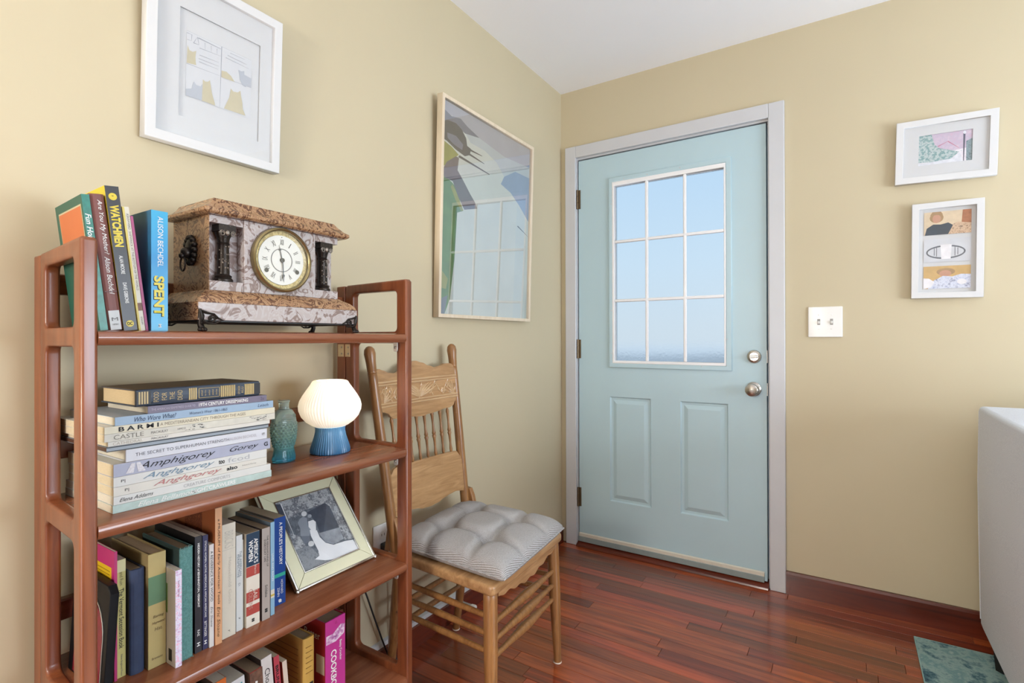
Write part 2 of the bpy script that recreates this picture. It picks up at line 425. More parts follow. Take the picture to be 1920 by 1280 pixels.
WED = [
 ("leaf",[(-0.0,1.0),(1.0,1.0),(1.002,0.72),(0.807,0.794),(0.415,0.776),(0.213,0.765),(0.117,0.716),(-0.007,0.802)]),
 ("dark",[(0.001,0.985),(0.116,0.96),(0.074,0.602),(0.035,0.436),(0.008,0.798)]),
 ("dark",[(0.449,0.739),(0.807,0.794),(0.86,0.72),(0.873,0.401),(0.499,0.417),(0.52,0.576)]),
 ("leaf",[(0.807,0.794),(1.002,0.783),(0.986,0.182),(0.842,0.206),(0.855,0.494),(0.86,0.72)]),
 ("path",[(0.479,0.415),(0.848,0.392),(0.833,0.223),(0.629,0.208),(0.52,0.272)]),
 ("leaf",[(0.048,0.554),(0.171,0.468),(0.192,0.381),(0.212,0.295),(0.011,0.299),(0.002,0.406)]),
 ("grass",[(-0.012,0.318),(0.255,0.31),(0.332,0.143),(0.245,0.116),(0.365,0.052),(0.601,-0.008),(-0.0,0.0)]),
 ("white",[(0.105,0.963),(0.098,0.5),(0.102,0.5),(0.12,0.965)]),
 ("legs",[(0.202,0.467),(0.327,0.434),(0.291,0.348),(0.193,0.354)]),
 ("suit",[(0.235,0.645),(0.293,0.686),(0.356,0.702),(0.405,0.669),(0.373,0.569),(0.397,0.507),(0.322,0.425),(0.189,0.463),(0.234,0.562)]),
 ("hair",[(0.435,0.724),(0.419,0.708),(0.396,0.699),(0.372,0.7),(0.353,0.709),(0.345,0.726),(0.349,0.744),(0.364,0.76),(0.387,0.77),(0.412,0.769),(0.431,0.76),(0.439,0.743)]),
 ("path",[(0.494,0.672),(0.482,0.661),(0.466,0.655),(0.449,0.655),(0.435,0.662),(0.429,0.674),(0.432,0.687),(0.443,0.698),(0.46,0.704),(0.477,0.704),(0.491,0.697),(0.497,0.686)]),
 ("white",[(0.401,0.616),(0.488,0.615),(0.514,0.577),(0.46,0.469),(0.39,0.48),(0.37,0.544)]),
 ("white",[(0.366,0.5),(0.471,0.462),(0.466,0.363),(0.515,0.264),(0.623,0.198),(0.83,0.188),(0.974,0.164),(1.004,0.048),(0.999,0.004),(0.757,-0.004),(0.601,-0.008),(0.383,0.052),(0.244,0.113),(0.331,0.136),(0.351,0.204),(0.345,0.306),(0.342,0.423)]),
 ("hair",[(0.338,0.308),(0.322,0.292),(0.298,0.284),(0.272,0.285),(0.252,0.296),(0.243,0.314),(0.247,0.333),(0.263,0.348),(0.287,0.357),(0.313,0.355),(0.333,0.344),(0.343,0.327)]),
]
MTN = [
 ("pink",[(0.239,1.0),(1.0,1.0),(1.003,0.437),(0.52,0.376),(0.303,0.589)]),
 ("teal",[(0.0,1.0),(0.239,1.0),(0.303,0.644),(0.396,0.513),(0.762,0.325),(0.614,0.134),(0.244,0.095),(0.0,0.115)]),
 ("rose",[(0.369,0.56),(0.548,0.696),(0.545,0.705),(0.361,0.591)]),
 ("rose",[(0.542,0.687),(0.759,0.431),(0.762,0.439),(0.551,0.714)]),
 ("tealdk",[(0.876,0.627),(0.991,0.709),(1.0,0.0),(0.887,0.001)]),
 ("ink",[(0.82,0.964),(0.833,0.001),(0.846,-0.003),(0.861,0.952)]),
 ("snow",[(0.874,0.907),(0.866,0.871),(0.845,0.86),(0.824,0.881),(0.815,0.921),(0.823,0.957),(0.843,0.968),(0.864,0.947)]),
 ("snow",[(0.244,0.095),(0.614,0.134),(0.777,0.294),(0.827,-0.01),(0.0,0.0),(0.0,0.086)]),
]

# ------------------------------------------------------------------ shared materials
WALL = M('wall_paint', (199,187,157), rough=.7, var=.012, scale=3., spec=.3)
CEIL = M('ceiling_paint', (246,247,250), rough=.85, var=.01, scale=3.)
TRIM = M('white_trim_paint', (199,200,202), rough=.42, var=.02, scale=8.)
DOORP = M('door_paint_grey_blue', (180,205,212), rough=.42, var=.015, scale=4.)
BASE = WOOD('baseboard_wood', (62,22,12), (112,44,22), axis=0, rough=.28, grain=22, coat=.2)
BASEY = WOOD('baseboard_wood_side', (70,24,16), (110,44,26), axis=1, rough=.25, grain=22, coat=.25)
PLANK = WOOD('cherry_plank', (92,32,17), (172,78,38), axis=0, rough=.30, grain=34, rnd=.42, coat=.8, stretch=18, rvar=.05)
SHELFW = WOOD('bookcase_wood', (108,60,38), (146,90,60), axis=1, rough=.25, grain=26, coat=.35, stretch=10)
FRAMEW = WOOD('bookcase_frame_wood', (98,48,27), (142,81,47), axis=2, rough=.33, grain=26, coat=.25, stretch=10)
OAK = WOOD('oak_chair_wood', (120,80,44), (168,120,70), axis=2, rough=.36, grain=60, coat=.2, stretch=10)
OAKY = WOOD('oak_chair_wood_cross', (146,106,66), (192,152,106), axis=1, rough=.36, grain=50, coat=.2, stretch=10)
GRILLE = M('white_grille', (238,238,238), rough=.4, var=.01)
NICKEL = M('brushed_nickel', (190,184,174), rough=.28, metal=1., var=.04)
STEEL = M('dull_steel', (170,166,158), rough=.38, metal=1., var=.08)
BRASS = M('aged_brass', (160,146,106), rough=.3, metal=1., var=.1)
BRASSPALE = M('pale_brass_plate', (214,194,156), rough=.35, metal=.3, var=.05)
ZINC = M('zinc_bracket', (206,202,194), rough=.35, metal=.3, var=.05)
BLACKM = M('black_plastic', (22,21,22), rough=.45, var=.05)
WHITEP = M('white_plastic', (232,230,224), rough=.25, var=.01)
FRAMEWHITE = M('white_frame_paint', (213,213,212), rough=.4, var=.01)
MATB = M('white_mat_board', (206,207,207), rough=.8, var=.008)
PAPER = M('page_edges', (198,184,154), rough=.85, var=.1, scale=60, stretch=(2,30,1))
PAPERW = M('page_edges_white', (204,196,178), rough=.85, var=.08, scale=60, stretch=(2,30,1))
PAPERB = M('page_edges_brown', (146,126,100), rough=.85, var=.12, scale=60, stretch=(2,30,1))
INK = M('ink_black', (20,19,20), rough=.6, var=.03)
INKW = M('ink_white', (224,224,220), rough=.6, var=.02)
INKG = M('ink_grey', (96,94,92), rough=.6, var=.03)
GLZ = GLAZING('picture_glass', .0)
GLZ2 = GLAZING('picture_glass_shiny', .27)

# ------------------------------------------------------------------ room shell
H = 2.446; XR = 4.2; YB = -5.0
def room():
    struct(MB().box((-.12, YB-.12, 0), (0, .12, H)).build('wall_left', WALL))
    b = MB()
    b.box((0, 0, 0), (.083, .12, H)); b.box((1.041, 0, 0), (XR, .12, H)); b.box((.083, 0, 2.082), (1.041, .12, H))
    struct(b.build('wall_back', WALL))
    struct(MB().box((XR, YB-.12, 0), (XR+.12, .12, H)).build('wall_right', WALL))
    struct(MB().box((0, YB-.12, 0), (XR, YB, H)).build('wall_front', WALL))
    struct(MB().box((-.12, YB-.12, H), (XR+.12, .12, H+.1)).build('ceiling', CEIL))
    fl = struct(MB().box((-.12, YB-.12, -.06), (XR+.12, .12, -.012)).build('floor', PLANK))
    # strip planks, parallel to the door wall
    W = .0572; shared = {}
    random.seed(21)
    y = -.012; row = 0
    lens = (.32, .46, .6, .78, .95, 1.2)
    while y > -2.0:
        x = .0 - random.random()*.6
        while x < 2.7:
            L = random.choice(lens)
            if L not in shared:
                g = .0006; t = 0.0; c = .0006
                x0, x1, y0, y1 = g, L-g, -W+g, -g
                mb = MB()
                v = [(x0,y0,-.011),(x1,y0,-.011),(x1,y1,-.011),(x0,y1,-.011),
                     (x0,y0,t-c),(x1,y0,t-c),(x1,y1,t-c),(x0,y1,t-c),
                     (x0+c,y0+c,t),(x1-c,y0+c,t),(x1-c,y1-c,t),(x0+c,y1-c,t)]
                fs = [(8,9,10,11)]
                for i in range(4):
                    j = (i+1) % 4; fs += [(i,j,4+j,4+i),(4+i,4+j,8+j,8+i)]
                mb.add(v, fs); shared[L] = mb.mesh('plank', PLANK)
            if x+L > .0:
                o = link('plank', shared[L], fl, loc=(x, y, random.uniform(-.0003, 0)))
            x += L
        y -= W; row += 1
    # far floor behind and beside the camera, too far from view to tell planks apart
    o = MB().box((0, YB, -.012), (XR, y, -.001)).build('plank_field', PLANK, fl); o['kind'] = 'stuff'
    o = MB().box((2.9, y, -.0119), (XR, 0, -.001)).build('plank_field', PLANK, fl); o['kind'] = 'stuff'
    # unseen window frames round both area lights; the rear one door-sized for fill
    def win(n, axis, c, w, h):
        b = MB(); t = .07; d = .03
        def bx(u0, v0, u1, v1):
            if axis == 0: b.box((XR-d, c[1]+u0, c[2]+v0), (XR-.001, c[1]+u1, c[2]+v1))
            else: b.box((c[0]+u0, YB+.001, c[2]+v0), (c[0]+u1, YB+d, c[2]+v1))
        bx(-w/2-t, -h/2-t, -w/2, h/2+t); bx(w/2, -h/2-t, w/2+t, h/2+t); bx(-w/2, -h/2-t, w/2, -h/2); bx(-w/2, h/2, w/2, h/2+t)
        struct(b.build('window_%d' % n, TRIM))
    win(1, 0, (0, -1.35, 1.45), 1.9, 1.7); win(2, 1, (1.15, 0, 1.12), 1.9, 2.0)
room()

def trims():
    # casing round the door
    t = struct(MB().box((.0335, -.02, .0), (.0955, 0, 2.137)).build('trim_1', TRIM, bevel=.003))
    struct(MB().box((1.0295, -.02, .0), (1.0925, 0, 2.137)).build('trim_2', TRIM, bevel=.003))
    struct(MB().box((.0955, -.02, 2.074), (1.0295, 0, 2.137)).build('trim_3', TRIM, bevel=.003))
    # jamb and stop
    b = MB(); b.box((.083, -.001, 0), (.0985, .12, 2.082)); b.box((1.0255, -.001, 0), (1.041, .12, 2.082)); b.box((.0985, -.001, 2.0655), (1.0255, .12, 2.082))
    b.box((.0985, .05, 0), (.112, .12, 2.0655)); b.box((1.012, .05, 0), (1.0255, .12, 2.0655)); b.box((.112, .05, 2.052), (1.012, .12, 2.0655))
    struct(b.build('trim_4', TRIM))
    # wooden threshold
    b = MB(); b.prism([(-.034,.0),(.12,.0),(.12,.02),(-.006,.02),(-.03,.010)], 0, .0985, 1.0255)
    struct(b.build('trim_5', BASE, bevel=.002))
    bb = struct(MB().prism([(0,0),(-.018,0),(-.018,.086),(-.013,.0952),(0,.0952)], 0, 1.0925, XR).build('baseboard_back', BASE))
    bl = struct(MB().prism([(0,0),(.018,0),(.018,.074),(.014,.080),(0,.080)], 1, YB, -.02).build('baseboard_left', BASEY))
    MB().prism([(0,.080),(.0145,.080),(.011,.092),(0,.096)], 1, YB, -.02).build('baseboard_strip', TRIM, bl, label='pale strip along the baseboard top')  # pale band along the top of the left baseboard
trims()

# ------------------------------------------------------------------ door
def door():
    X0, X1, Z0, Z1 = .1045, 1.0185, .026, 2.059
    d = struct(bpy.data.objects.new('door_1', None)); COL.objects.link(d); d.location = (X0, 0, 0)
    def fr(u, v, w): return (u, .022 - w, v)
    lite = (.193, .955, .757, 1.925)          # opening for the light, in door coordinates
    pans = [(.176, .262, .392, .804), (.536, .262, .752, .802)]
    hole = lambda r: [(r[0],r[1]),(r[2],r[1]),(r[2],r[3]),(r[0],r[3])]
    slab = panel('slab', [[(0,Z0),(X1-X0,Z0),(X1-X0,Z1),(0,Z1)], hole(lite)] + [hole(p) for p in pans], .0215, .001, DOORP, fr, res=1)
    link('slab', slab, d)
    # embossed lower panels: sunk moulding round a raised field
    for p in pans:
        steps = [(0,.0005),(.006,.008),(.016,.0085),(.034,.0015),(.036,.001)]
        v = []; f = []
        for i, (ins, dep) in enumerate(steps):
            v += [(p[0]+ins,dep,p[1]+ins),(p[2]-ins,dep,p[1]+ins),(p[2]-ins,dep,p[3]-ins),(p[0]+ins,dep,p[3]-ins)]
            if i:
                o = 4*(i-1)
                for k in range(4):
                    j = (k+1) % 4; f.append((o+k,o+j,o+4+j,o+4+k))
        o = 4*(len(steps)-1); f.append((o,o+1,o+2,o+3))
        MB().add(v, f).build('moulded_panel', DOORP, d)
    # painted lip round the light, then the white grille
    b = MB()
    x0, z0, x1, z1 = .175, .955, .771, 1.937
    lip = panel('light_surround', [hole((x0,z0,x1,z1)), hole((.1935,.977,.7465,1.913))], .007, .004, DOORP, lambda u,v,w: (u, -.003-w, v))
    link('light_surround', lip, d)
    g = panel('light_frame', [hole((.1935,.977,.7465,1.913)), hole((.206,.991,.738,1.892))], .009, .003, GRILLE, lambda u,v,w: (u, -.001-w, v))
    link('light_frame', g, d, label='white frame round the frosted panes')
    xs = [.206, .3755, .5615, .738]; zs = [.991, 1.299, 1.602, 1.892]
    for x in xs[1:3]: MB().box((x-.0075,-.010,.991), (x+.0075,.004,1.892)).build('muntin', GRILLE, d, bevel=.004)
    for z in zs[1:3]: MB().box((.206,-.0096,z-.0075), (.738,.0044,z+.0075)).build('muntin', GRILLE, d, bevel=.004)
    m, nt, bs = _base('frosted_pane'); L = nt.links.new
    bs.inputs['Base Color'].default_value = (.93,.96,.98,1); bs.inputs['Transmission Weight'].default_value = 1.; bs.inputs['Roughness'].default_value = .22; bs.inputs['IOR'].default_value = 1.12
    tc = nt.nodes.new('ShaderNodeTexCoord'); nz = nt.nodes.new('ShaderNodeTexNoise'); nz.inputs['Scale'].default_value = 85; nz.inputs['Detail'].default_value = 5
    n2 = nt.nodes.new('ShaderNodeTexNoise'); n2.inputs['Scale'].default_value = 9
    mu = nt.nodes.new('ShaderNodeMath'); mu.operation = 'MULTIPLY'
    L(tc.outputs['Object'], nz.inputs['Vector']); L(tc.outputs['Object'], n2.inputs['Vector']); L(nz.outputs[0], mu.inputs[0]); L(n2.outputs[0], mu.inputs[1])
    bp = nt.nodes.new('ShaderNodeBump'); bp.inputs['Strength'].default_value = .5; bp.inputs['Distance'].default_value = .003
    L(mu.outputs[0], bp.inputs['Height']); L(bp.outputs[0], bs.inputs['Normal'])
    for i in range(3):
        for j in range(3):
            MB().box((xs[i]+.001, .016, zs[j]+.001), (xs[i+1]-.001, .020, zs[j+1]-.001)).build('pane', m, d)
    # outer grille and sash edge so that the panes sit in something from outside too
    MB().box((.193,.0125,.955),(.206,.030,1.925)).box((.738,.0125,.955),(.757,.030,1.925)).box((.206,.0125,.955),(.738,.030,.991)).box((.206,.0125,1.892),(.738,.030,1.925)).build('glazing_bead', GRILLE, d)
    for x, z in ((.19,1.80),(.19,1.55),(.19,1.25),(.19,1.03),(.26,1.918),(.38,1.921),(.54,1.925),(.752,1.86),(.752,1.1),(.64,.972)):
        MB().lathe([(.003,0),(.003,.0015),(.0015,.0022)], (x, -.0102, z), 8, axis=1).build('screw_cover', TRIM, d)
    # sweep at the foot
    sw = MB().prism([(-.002,.048),(-.010,.050),(-.010,.064),(-.002,.068)], 0, .002, X1-X0-.012)
    sw.build('sweep_rail', M('sweep_aluminium', (214,208,192), rough=.4, var=.03), d, label='pale strip above the door sweep')
    MB().box((.001,-.012,.0222), (X1-X0-.012,-.0012,.050)).build('door_sweep', M('sweep_grey', (138,150,148), rough=.5), d, bevel=.002)
    # hinges
    for z in (1.852, 1.05, .257):
        h = MB()
        for i in range(3): h.tube([(-.003,-.007,z-.051+i*.0345),(-.003,-.007,z-.051+i*.0345+.033)], .0055, 10)
        o = h.build('hinge', M('hinge_bronze', (120,104,84), rough=.4, metal=1.), d, smooth=True)
        MB().box((-.0062,-.003,z-.05),(.012,.0012,z+.05)).build('hinge_leaf', M('hinge_bronze', (120,104,84)), o)
    # dead bolt
    o = MB().lathe([(.0295,0),(.0295,.006),(.027,.011),(.020,.0135),(.019,.012)], (.8635,0,1.022), 32, axis=1).build('deadbolt', NICKEL, d, smooth=True)
    MB().box((-.019,-.012,-.005),(.019,0,.005)).build('thumb_turn', NICKEL, o, bevel=.003, loc=(.8635,-.013,1.022), rot=(0,-.12,0))
    # knob
    k = MB().lathe([(.032,0),(.032,.004),(.026,.009),(.0135,.012),(.012,.030),(.018,.038),(.0265,.046),(.0285,.056),(.026,.064),(.016,.070),(.001,.0715)], (.8605,0,.876), 32, axis=1)
    o = k.build('door_knob', NICKEL, d, smooth=True)
    MB().lathe([(.010,0),(.010,.003),(.006,.004)], (.8605,-.0695,.876), 16, axis=1).build('knob_button', STEEL, o, smooth=True)
    MB().box((.8515,-.080,.8735),(.8695,-.0725,.8785)).build('turn_piece', NICKEL, o, bevel=.002)
    # strike side faceplates seen in the gap
    for z in (1.022, .876):
        MB().box((X1-X0-.001,.006,z-.028),(X1-X0+.0025,.03,z+.028)).build('latch_plate', STEEL, d)
door()

# ------------------------------------------------------------------ outside, seen blurred through the frosted panes
def outside():
    g = MB().box((-40, .6, -.75), (40, 120, -.7)).build('ground', M('snowy_ground', (214,214,214), rough=.9, var=.03, scale=.3)); struct(g)
    o = MB()
    pts = [(-40,-.75)]
    random.seed(4)
    for i in range(41): pts.append((-40+2*i, .20+.12*math.sin(i*.7)+random.random()*.15))
    pts.append((40,-.75))
    o.prism(pts, 1, 24, 25)
    h = o.build('hedge', M('winter_hedge', (150,158,166), rough=.9, var=.1, scale=2.)); tag(h, 'long low blue-grey hedge outside, blurred behind the frosted door panes', 'hedge')
    l = MB().box((-.3, .125, -.7), (1.6, .9, -.02)).build('doorstep', M('concrete_step', (186,188,190), rough=.9, var=.06, scale=9.)); struct(l)
outside()

# ------------------------------------------------------------------ bookcase
ST = [1.119, .806, .494, .183]      # shelf top heights
def bookcase():
    YL, YR = -2.190, -1.514
    t = thing('bookcase', 'reddish-brown wooden folding bookcase with four shelves against the cream wall', 'bookcase', (.165, -1.85, 0))
    O = Vector((.165, -1.85, 0))
    outer = [(.057,0),(.098,0),(.098,.150),(.262,.150),(.262,0),(.306,0),(.306,1.262),(.300,1.268),(.065,1.264),(.057,1.256)]
    holes = [rrect(.098,.203,.268,.465,.014), rrect(.096,.499,.268,.776,.014), rrect(.094,.812,.268,1.092,.014), rrect(.090,1.125,.268,1.238,.012)]
    me = panel('end_frame', [outer]+holes, .0115, .005, FRAMEW, lambda u,v,w: (u-O.x, YR+.0115+w-O.y, v))
    link('end_frame', me, t, smooth=True)
    a = math.radians(4.2)
    def frl(u, v, w):
        x = u-.057; y = -.0115+w
        return (.057+x*math.cos(a)+y*math.sin(a)*1-O.x, YL - x*math.sin(a)*1 + y*math.cos(a) - O.y, v)
    me = panel('end_frame', [outer]+holes, .0115, .005, FRAMEW, frl)
    link('end_frame', me, t, smooth=True)
    # back: two stiles and the cross rails, hinged to the end frames
    for y0, y1 in ((YL+.001, YL-.022), (YR-.001, YR+.022)):
        y0, y1 = min(y0,y1), max(y0,y1)
        MB().box((.020-O.x, y0-O.y, .0), (.0555-O.x, y1-O.y, 1.262)).build('back_stile', FRAMEW, t, bevel=.003)
    for z in (1.190, .876, .566, .26):
        MB().box((.030-O.x, YL+.001-O.y, z), (.050-O.x, YR-.001-O.y, z+.040)).build('back_rail', SHELFW, t, bevel=.003)
    prof = [(.032,-.020),(.285,-.020),(.292,-.025),(.301,-.024),(.307,-.017),(.308,-.010),(.305,-.003),(.297,0),(.032,0)]
    for z in ST:
        b = MB()
        n = len(prof); v = []
        for yy in (YL, YR):
            for (x, q) in prof: v.append((x-O.x, yy-(.018*(x-.05)/.25 if yy == YL else 0)-O.y, z+q))
        f = [tuple(range(n)), tuple(reversed(range(n,2*n)))] + [(i,n+i,n+(i+1)%n,(i+1)%n) for i in range(n)]
        b.add(v, f)
        sh = b.build('shelf', SHELFW, t, smooth=True)
        for y, s in ((YR-.0035, -1), (YL-.012, 1)):
            br = panel('bracket', [rrect(.262,z-.050,.277,z-.021,.006)], .0016, .0006, ZINC, lambda u,v,w: (u-O.x, y+w-O.y, v), res=1)
            o = link('bracket', br, sh, label='small steel shelf bracket')
            MB().lathe([(.0042,0),(.0042,.001),(.002,.0025)], (.2695-O.x, y-.0015-O.y, z-.038), 10, axis=1).build('screw', STEEL, sh)
    # brass hinge leaves between stile and end frame
    for z in (1.052, .42):
        for x0, x1 in ((.0265,.0525),(.0585,.0785)):
            o = MB().box((x0-O.x, YR-.0022-O.y, z), (x1-O.x, YR+.001-O.y, z+.037)).build('hinge_leaf', BRASSPALE, t, bevel=.0004, label='pale brass hinge leaf')
            for dz in (.009, .028):
                MB().lathe([(.0028,0),(.0028,.0008),(.001,.0014)], ((x0+x1)/2-O.x+.004, YR-.0022-O.y, z+dz), 8, axis=1).build('screw', STEEL, o)
bookcase()

# ------------------------------------------------------------------ books
UPW, RT, DN = (0,0,1), (0,1,0), (0,0,-1)
def BC(name, col, rough=.45, **k): return M('cover_'+name, tuple(v*.88 for v in col), rough=rough, var=k.pop('var', .03), **k)
def book(label, loc, t, h, d, spine, cover=None, back=None, pages=None, hard=False, round_=0., lean=0., lying=False, yaw=0., group=None, name='book', sag=0.):
    """spine in the local plane x=0 facing +x; thickness along +y; height along +z. cover = board on the -y side"""
    cover = cover or spine; back = back or cover; pages = pages or PAPERW
    rot = (PI/2 if lying else lean, 0, yaw)
    o = thing(name, label, 'book', loc, rot, group)
    c = .0026 if hard else .0007
    over = .003 if hard else .0002
    pts = []; mats = []
    # outline: back edge of left board -> spine -> right board
    pts.append((-d, 0)); mats.append(1)
    if round_:
        k = 6
        for i in range(k+1):
            a = PI*i/k
            pts.append((-round_*.0 + round_*math.sin(a) - round_, t/2 - t/2*math.cos(a))); mats.append(0)
        mats[-1] = 2
    else:
        pts += [(0, 0), (0, t)]; mats += [0, 2]
    pts += [(-d, t), (-d, t-c), (-c*1.6-round_*.6, t-c), (-c*1.6-round_*.6, c), (-d, c)]; mats += [2, 2, 0, 0, 1]
    mats[-1] = 1
    cv = MB().prism(pts, 2, 0, h, mi=0, mside=mats)
    # end caps take the cover tone
    co = cv.build('cover', [spine, cover, back], o, bevel=.0006 if hard else 0, seg=1)
    MB().box((-d+over, c, over), (-c*1.6-round_*.6-.0002, t-c, h-over)).build('page_block', pages, o)
    o['_t'] = t; o['_h'] = h
    return o
def spine_text(o, s, mat, z, L, hh, y=None, bold=.0, shear=0., mode='down', x=.0005, space=1.):
    t = o['_t']; y = t/2 if y is None else y
    if mode == 'down': lettering(o, s, (x, y, z), DN, RT, L, hh, mat, bold, shear, space=space)
    else: lettering(o, s, (x, y, z), RT, UPW, L, hh, mat, bold, shear, space=space)
def band(o, z0, z1, mat, y0=None, y1=None, name='spine_band', x=.00025, label=None):
    t = o['_t']; y0 = 0.0002 if y0 is None else y0; y1 = t-.0002 if y1 is None else y1
    return MB().box((-.0002, y0, z0), (x, y1, z1)).build(name, mat, o, label=label)
def cover_patch(o, d0, d1, z0, z1, mat, name='cover_print'):
    """patch on the left (-y) cover, d measured from the spine"""
    return MB().box((-d1, -.00025, z0), (-d0, .0001, z1)).build(name, mat, o)
def cover_lines(o, d0, d1, z0, z1, n, mat, w=.0012, seed=1, name='cover_text_line'):
    random.seed(seed); b = MB()
    for i in range(n):
        z = z1-(z1-z0)*(i+.5)/n; L = (d1-d0)*random.uniform(.55, 1)
        b.box((-d0-L, -.0005, z-w/2), (-d0, -.0002, z+w/2))
    return b.build(name, mat, o)
def clean(o):
    for k in ('_t','_h'):
        if k in o: del o[k]

TEAL = BC('teal_foil', (32,130,112), rough=.35, var=.25, scale=90)
GREEN = BC('dark_green', (38,96,78)); ORANGE = BC('orange_label', (214,116,62))
CREAMP = BC('cream_board', (232,226,206))
ALLBOOKS = []
def upright_top():
    z = 1.1192; X = .25
    # teal book leaning on the end frame
    b = book('teal and dark green paperback with orange label, leaning far left on top shelf', (X, -2.1865, z), .0110, .228, .155, TEAL, GREEN, lean=math.radians(6.6), yaw=-.07, group='books leaning on the top shelf')
    spine_text(b, 'Fun Home', INKW, .170, .052, .008, shear=.25, bold=.01)
    cover_patch(b, .008, .138, .148, .213, BC('label_edge', (206,196,160)), 'label_border'); MB().box((-.135,-.0006,.151),(-.011,-.0002,.210)).build('orange_label', ORANGE, b)
    cover_lines(b, .03, .115, .160, .200, 6, BC('brown_print', (150,92,60)), .001, 3)
    cover_lines(b, .012, .075, .045, .14, 14, BC('pale_green_print', (120,170,140)), .0012, 5)
    cover_patch(b, .03, .07, .006, .028, INKW, 'barcode_patch'); cover_lines(b, .035, .06, .008, .022, 5, INK, .0012, 8, 'barcode')
    ALLBOOKS.append(b)
    # maroon book with the white foot
    MAR = BC('maroon', (128,74,66), rough=.5)
    b = book('maroon hardback with white lettering and a white foot on its spine, on the top shelf', (X, -2.1745, z), .0215, .232, .155, MAR, MAR, hard=True, round_=.004, lean=math.radians(6.9), yaw=-.052, group='books leaning on the top shelf')
    spine_text(b, 'Are You My Mother?', INKW, .176, .092, .0085, shear=.3, y=.0125); spine_text(b, 'Alison Bechdel', INKW, .094, .064, .0075, shear=.25, y=.0125)
    band(b, .0005, .034, BC('white_foot', (214,216,214)), .003, .0185, x=.0009); spine_text(b, 'HMH', INKG, .010, .008, .003, mode='h', x=.0013)
    lettering(b, 'M', (.0013,.0108,.019), RT, UPW, .009, .006, INKG)
    band(b, .066, .0675, BC('maroon_dark', (92,44,40)), .002, .0195, x=.0008)
    ALLBOOKS.append(b)
    # black spine, yellow cover
    BK = BC('black_gloss', (38,36,37), rough=.35); YE = BC('yellow', (232,208,40), rough=.4)
    b = book('thick black-spined paperback with a yellow cover and tall yellow spine lettering', (X, -2.1520, z), .0205, .250, .165, BK, YE, lean=math.radians(6.6), yaw=-.035, group='books leaning on the top shelf')
    c = MB().lathe([(.0062,0),(.0062,.0003)], (.0003,.0100,.232), 24, axis=0).build('badge', YE, b, label='round yellow badge'); MB().box((.0007,.0085,.2325),(.0008,.0112,.2336)).build('badge_mark', INK, c)
    spine_text(b, 'WATCHMEN', YE, .182, .072, .0135, bold=.045)
    spine_text(b, 'ALAN MOORE', INKW, .115, .032, .0058, bold=.02); spine_text(b, 'DAVE GIBBONS', INKW, .066, .036, .0058, bold=.02)
    MB().lathe([(.0058,0),(.0058,.0003)], (.0003,.0102,.012), 24, axis=0).build('logo_disc', YE, b); lettering(b, 'DC', (.0008,.0102,.012), RT, UPW, .0078, .0058, INK, .03)
    cover_patch(b, .0, .165, .232, .2495, YE); cover_patch(b, .004, .16, .0, .12, BK, 'cover_dark_panel')
    ALLBOOKS.append(b)
    # thin cream book with yellow edge
    YL = BC('pale_yellow', (226,206,96)); 
    b = book('thin pale cream paperback with a yellow edge beside the black spine', (X, -2.1290, z), .0100, .219, .150, CREAMP, YL, lean=math.radians(6.8), yaw=-.017, group='books leaning on the top shelf')
    band(b, 0, .2188, YL, .0002, .003); spine_text(b, 'ASKEWVERD  SHIPWRECK AT THE BOTTOM OF THE WORLD', INKG, .140, .135, .0036, y=.0066)
    band(b, .036, .050, BC('brown_patch', (122,72,44)), .0032, .0098); spine_text(b, 'KNOPF', INKG, .018, .014, .003, y=.0066)
    ALLBOOKS.append(b)
    MG = BC('magenta_dull', (176,74,124))
    b = book('very thin magenta paperback against the bright blue book', (X, -2.1180, z), .0042, .205, .150, MG, MG, lean=math.radians(6.9), group='books leaning on the top shelf'); ALLBOOKS.append(b)
    # bright blue upright book
    m, nt, bs = _base('cover_blue_fade'); L = nt.links.new
    tc = nt.nodes.new('ShaderNodeTexCoord'); sp = nt.nodes.new('ShaderNodeSeparateXYZ'); rp = nt.nodes.new('ShaderNodeValToRGB'); mr = nt.nodes.new('ShaderNodeMapRange'); mr.inputs[2].default_value = .222
    L(tc.outputs['Object'], sp.inputs[0]); L(sp.outputs['Z'], mr.inputs[0]); L(mr.outputs[0], rp.inputs[0]); L(rp.outputs[0], bs.inputs['Base Color'])
    e = rp.color_ramp.elements; e[0].color = (*lin((84,176,214)),1); e[1].color = (*lin((48,160,200)),1); k = e.new(.6); k.color = (*lin((24,136,192)),1)
    bs.inputs['Roughness'].default_value = .35; bs.inputs['Emission Strength'].default_value = 0
    b = book('bright blue hardback standing upright, white and yellow spine lettering, beside the clock', (X+.008, -2.1130, z), .0275, .220, .160, m, BC('blue_deep', (40,110,150), var=.2, scale=14), group='books leaning on the top shelf')
    spine_text(b, 'ALISON BECHDEL', INKW, .1635, .092, .0092, y=.0150)
    spine_text(b, 'SPENT', INK, .0632, .074, .0170, y=.0118, bold=.05, x=.0004); spine_text(b, 'SPENT', BC('spent_yellow', (240,226,92)), .0640, .074, .0170, y=.0128, bold=.035, x=.0008)
    spine_text(b, 'M', INKW, .010, .006, .005, y=.014, bold=.05)
    ALLBOOKS.append(b)
upright_top()

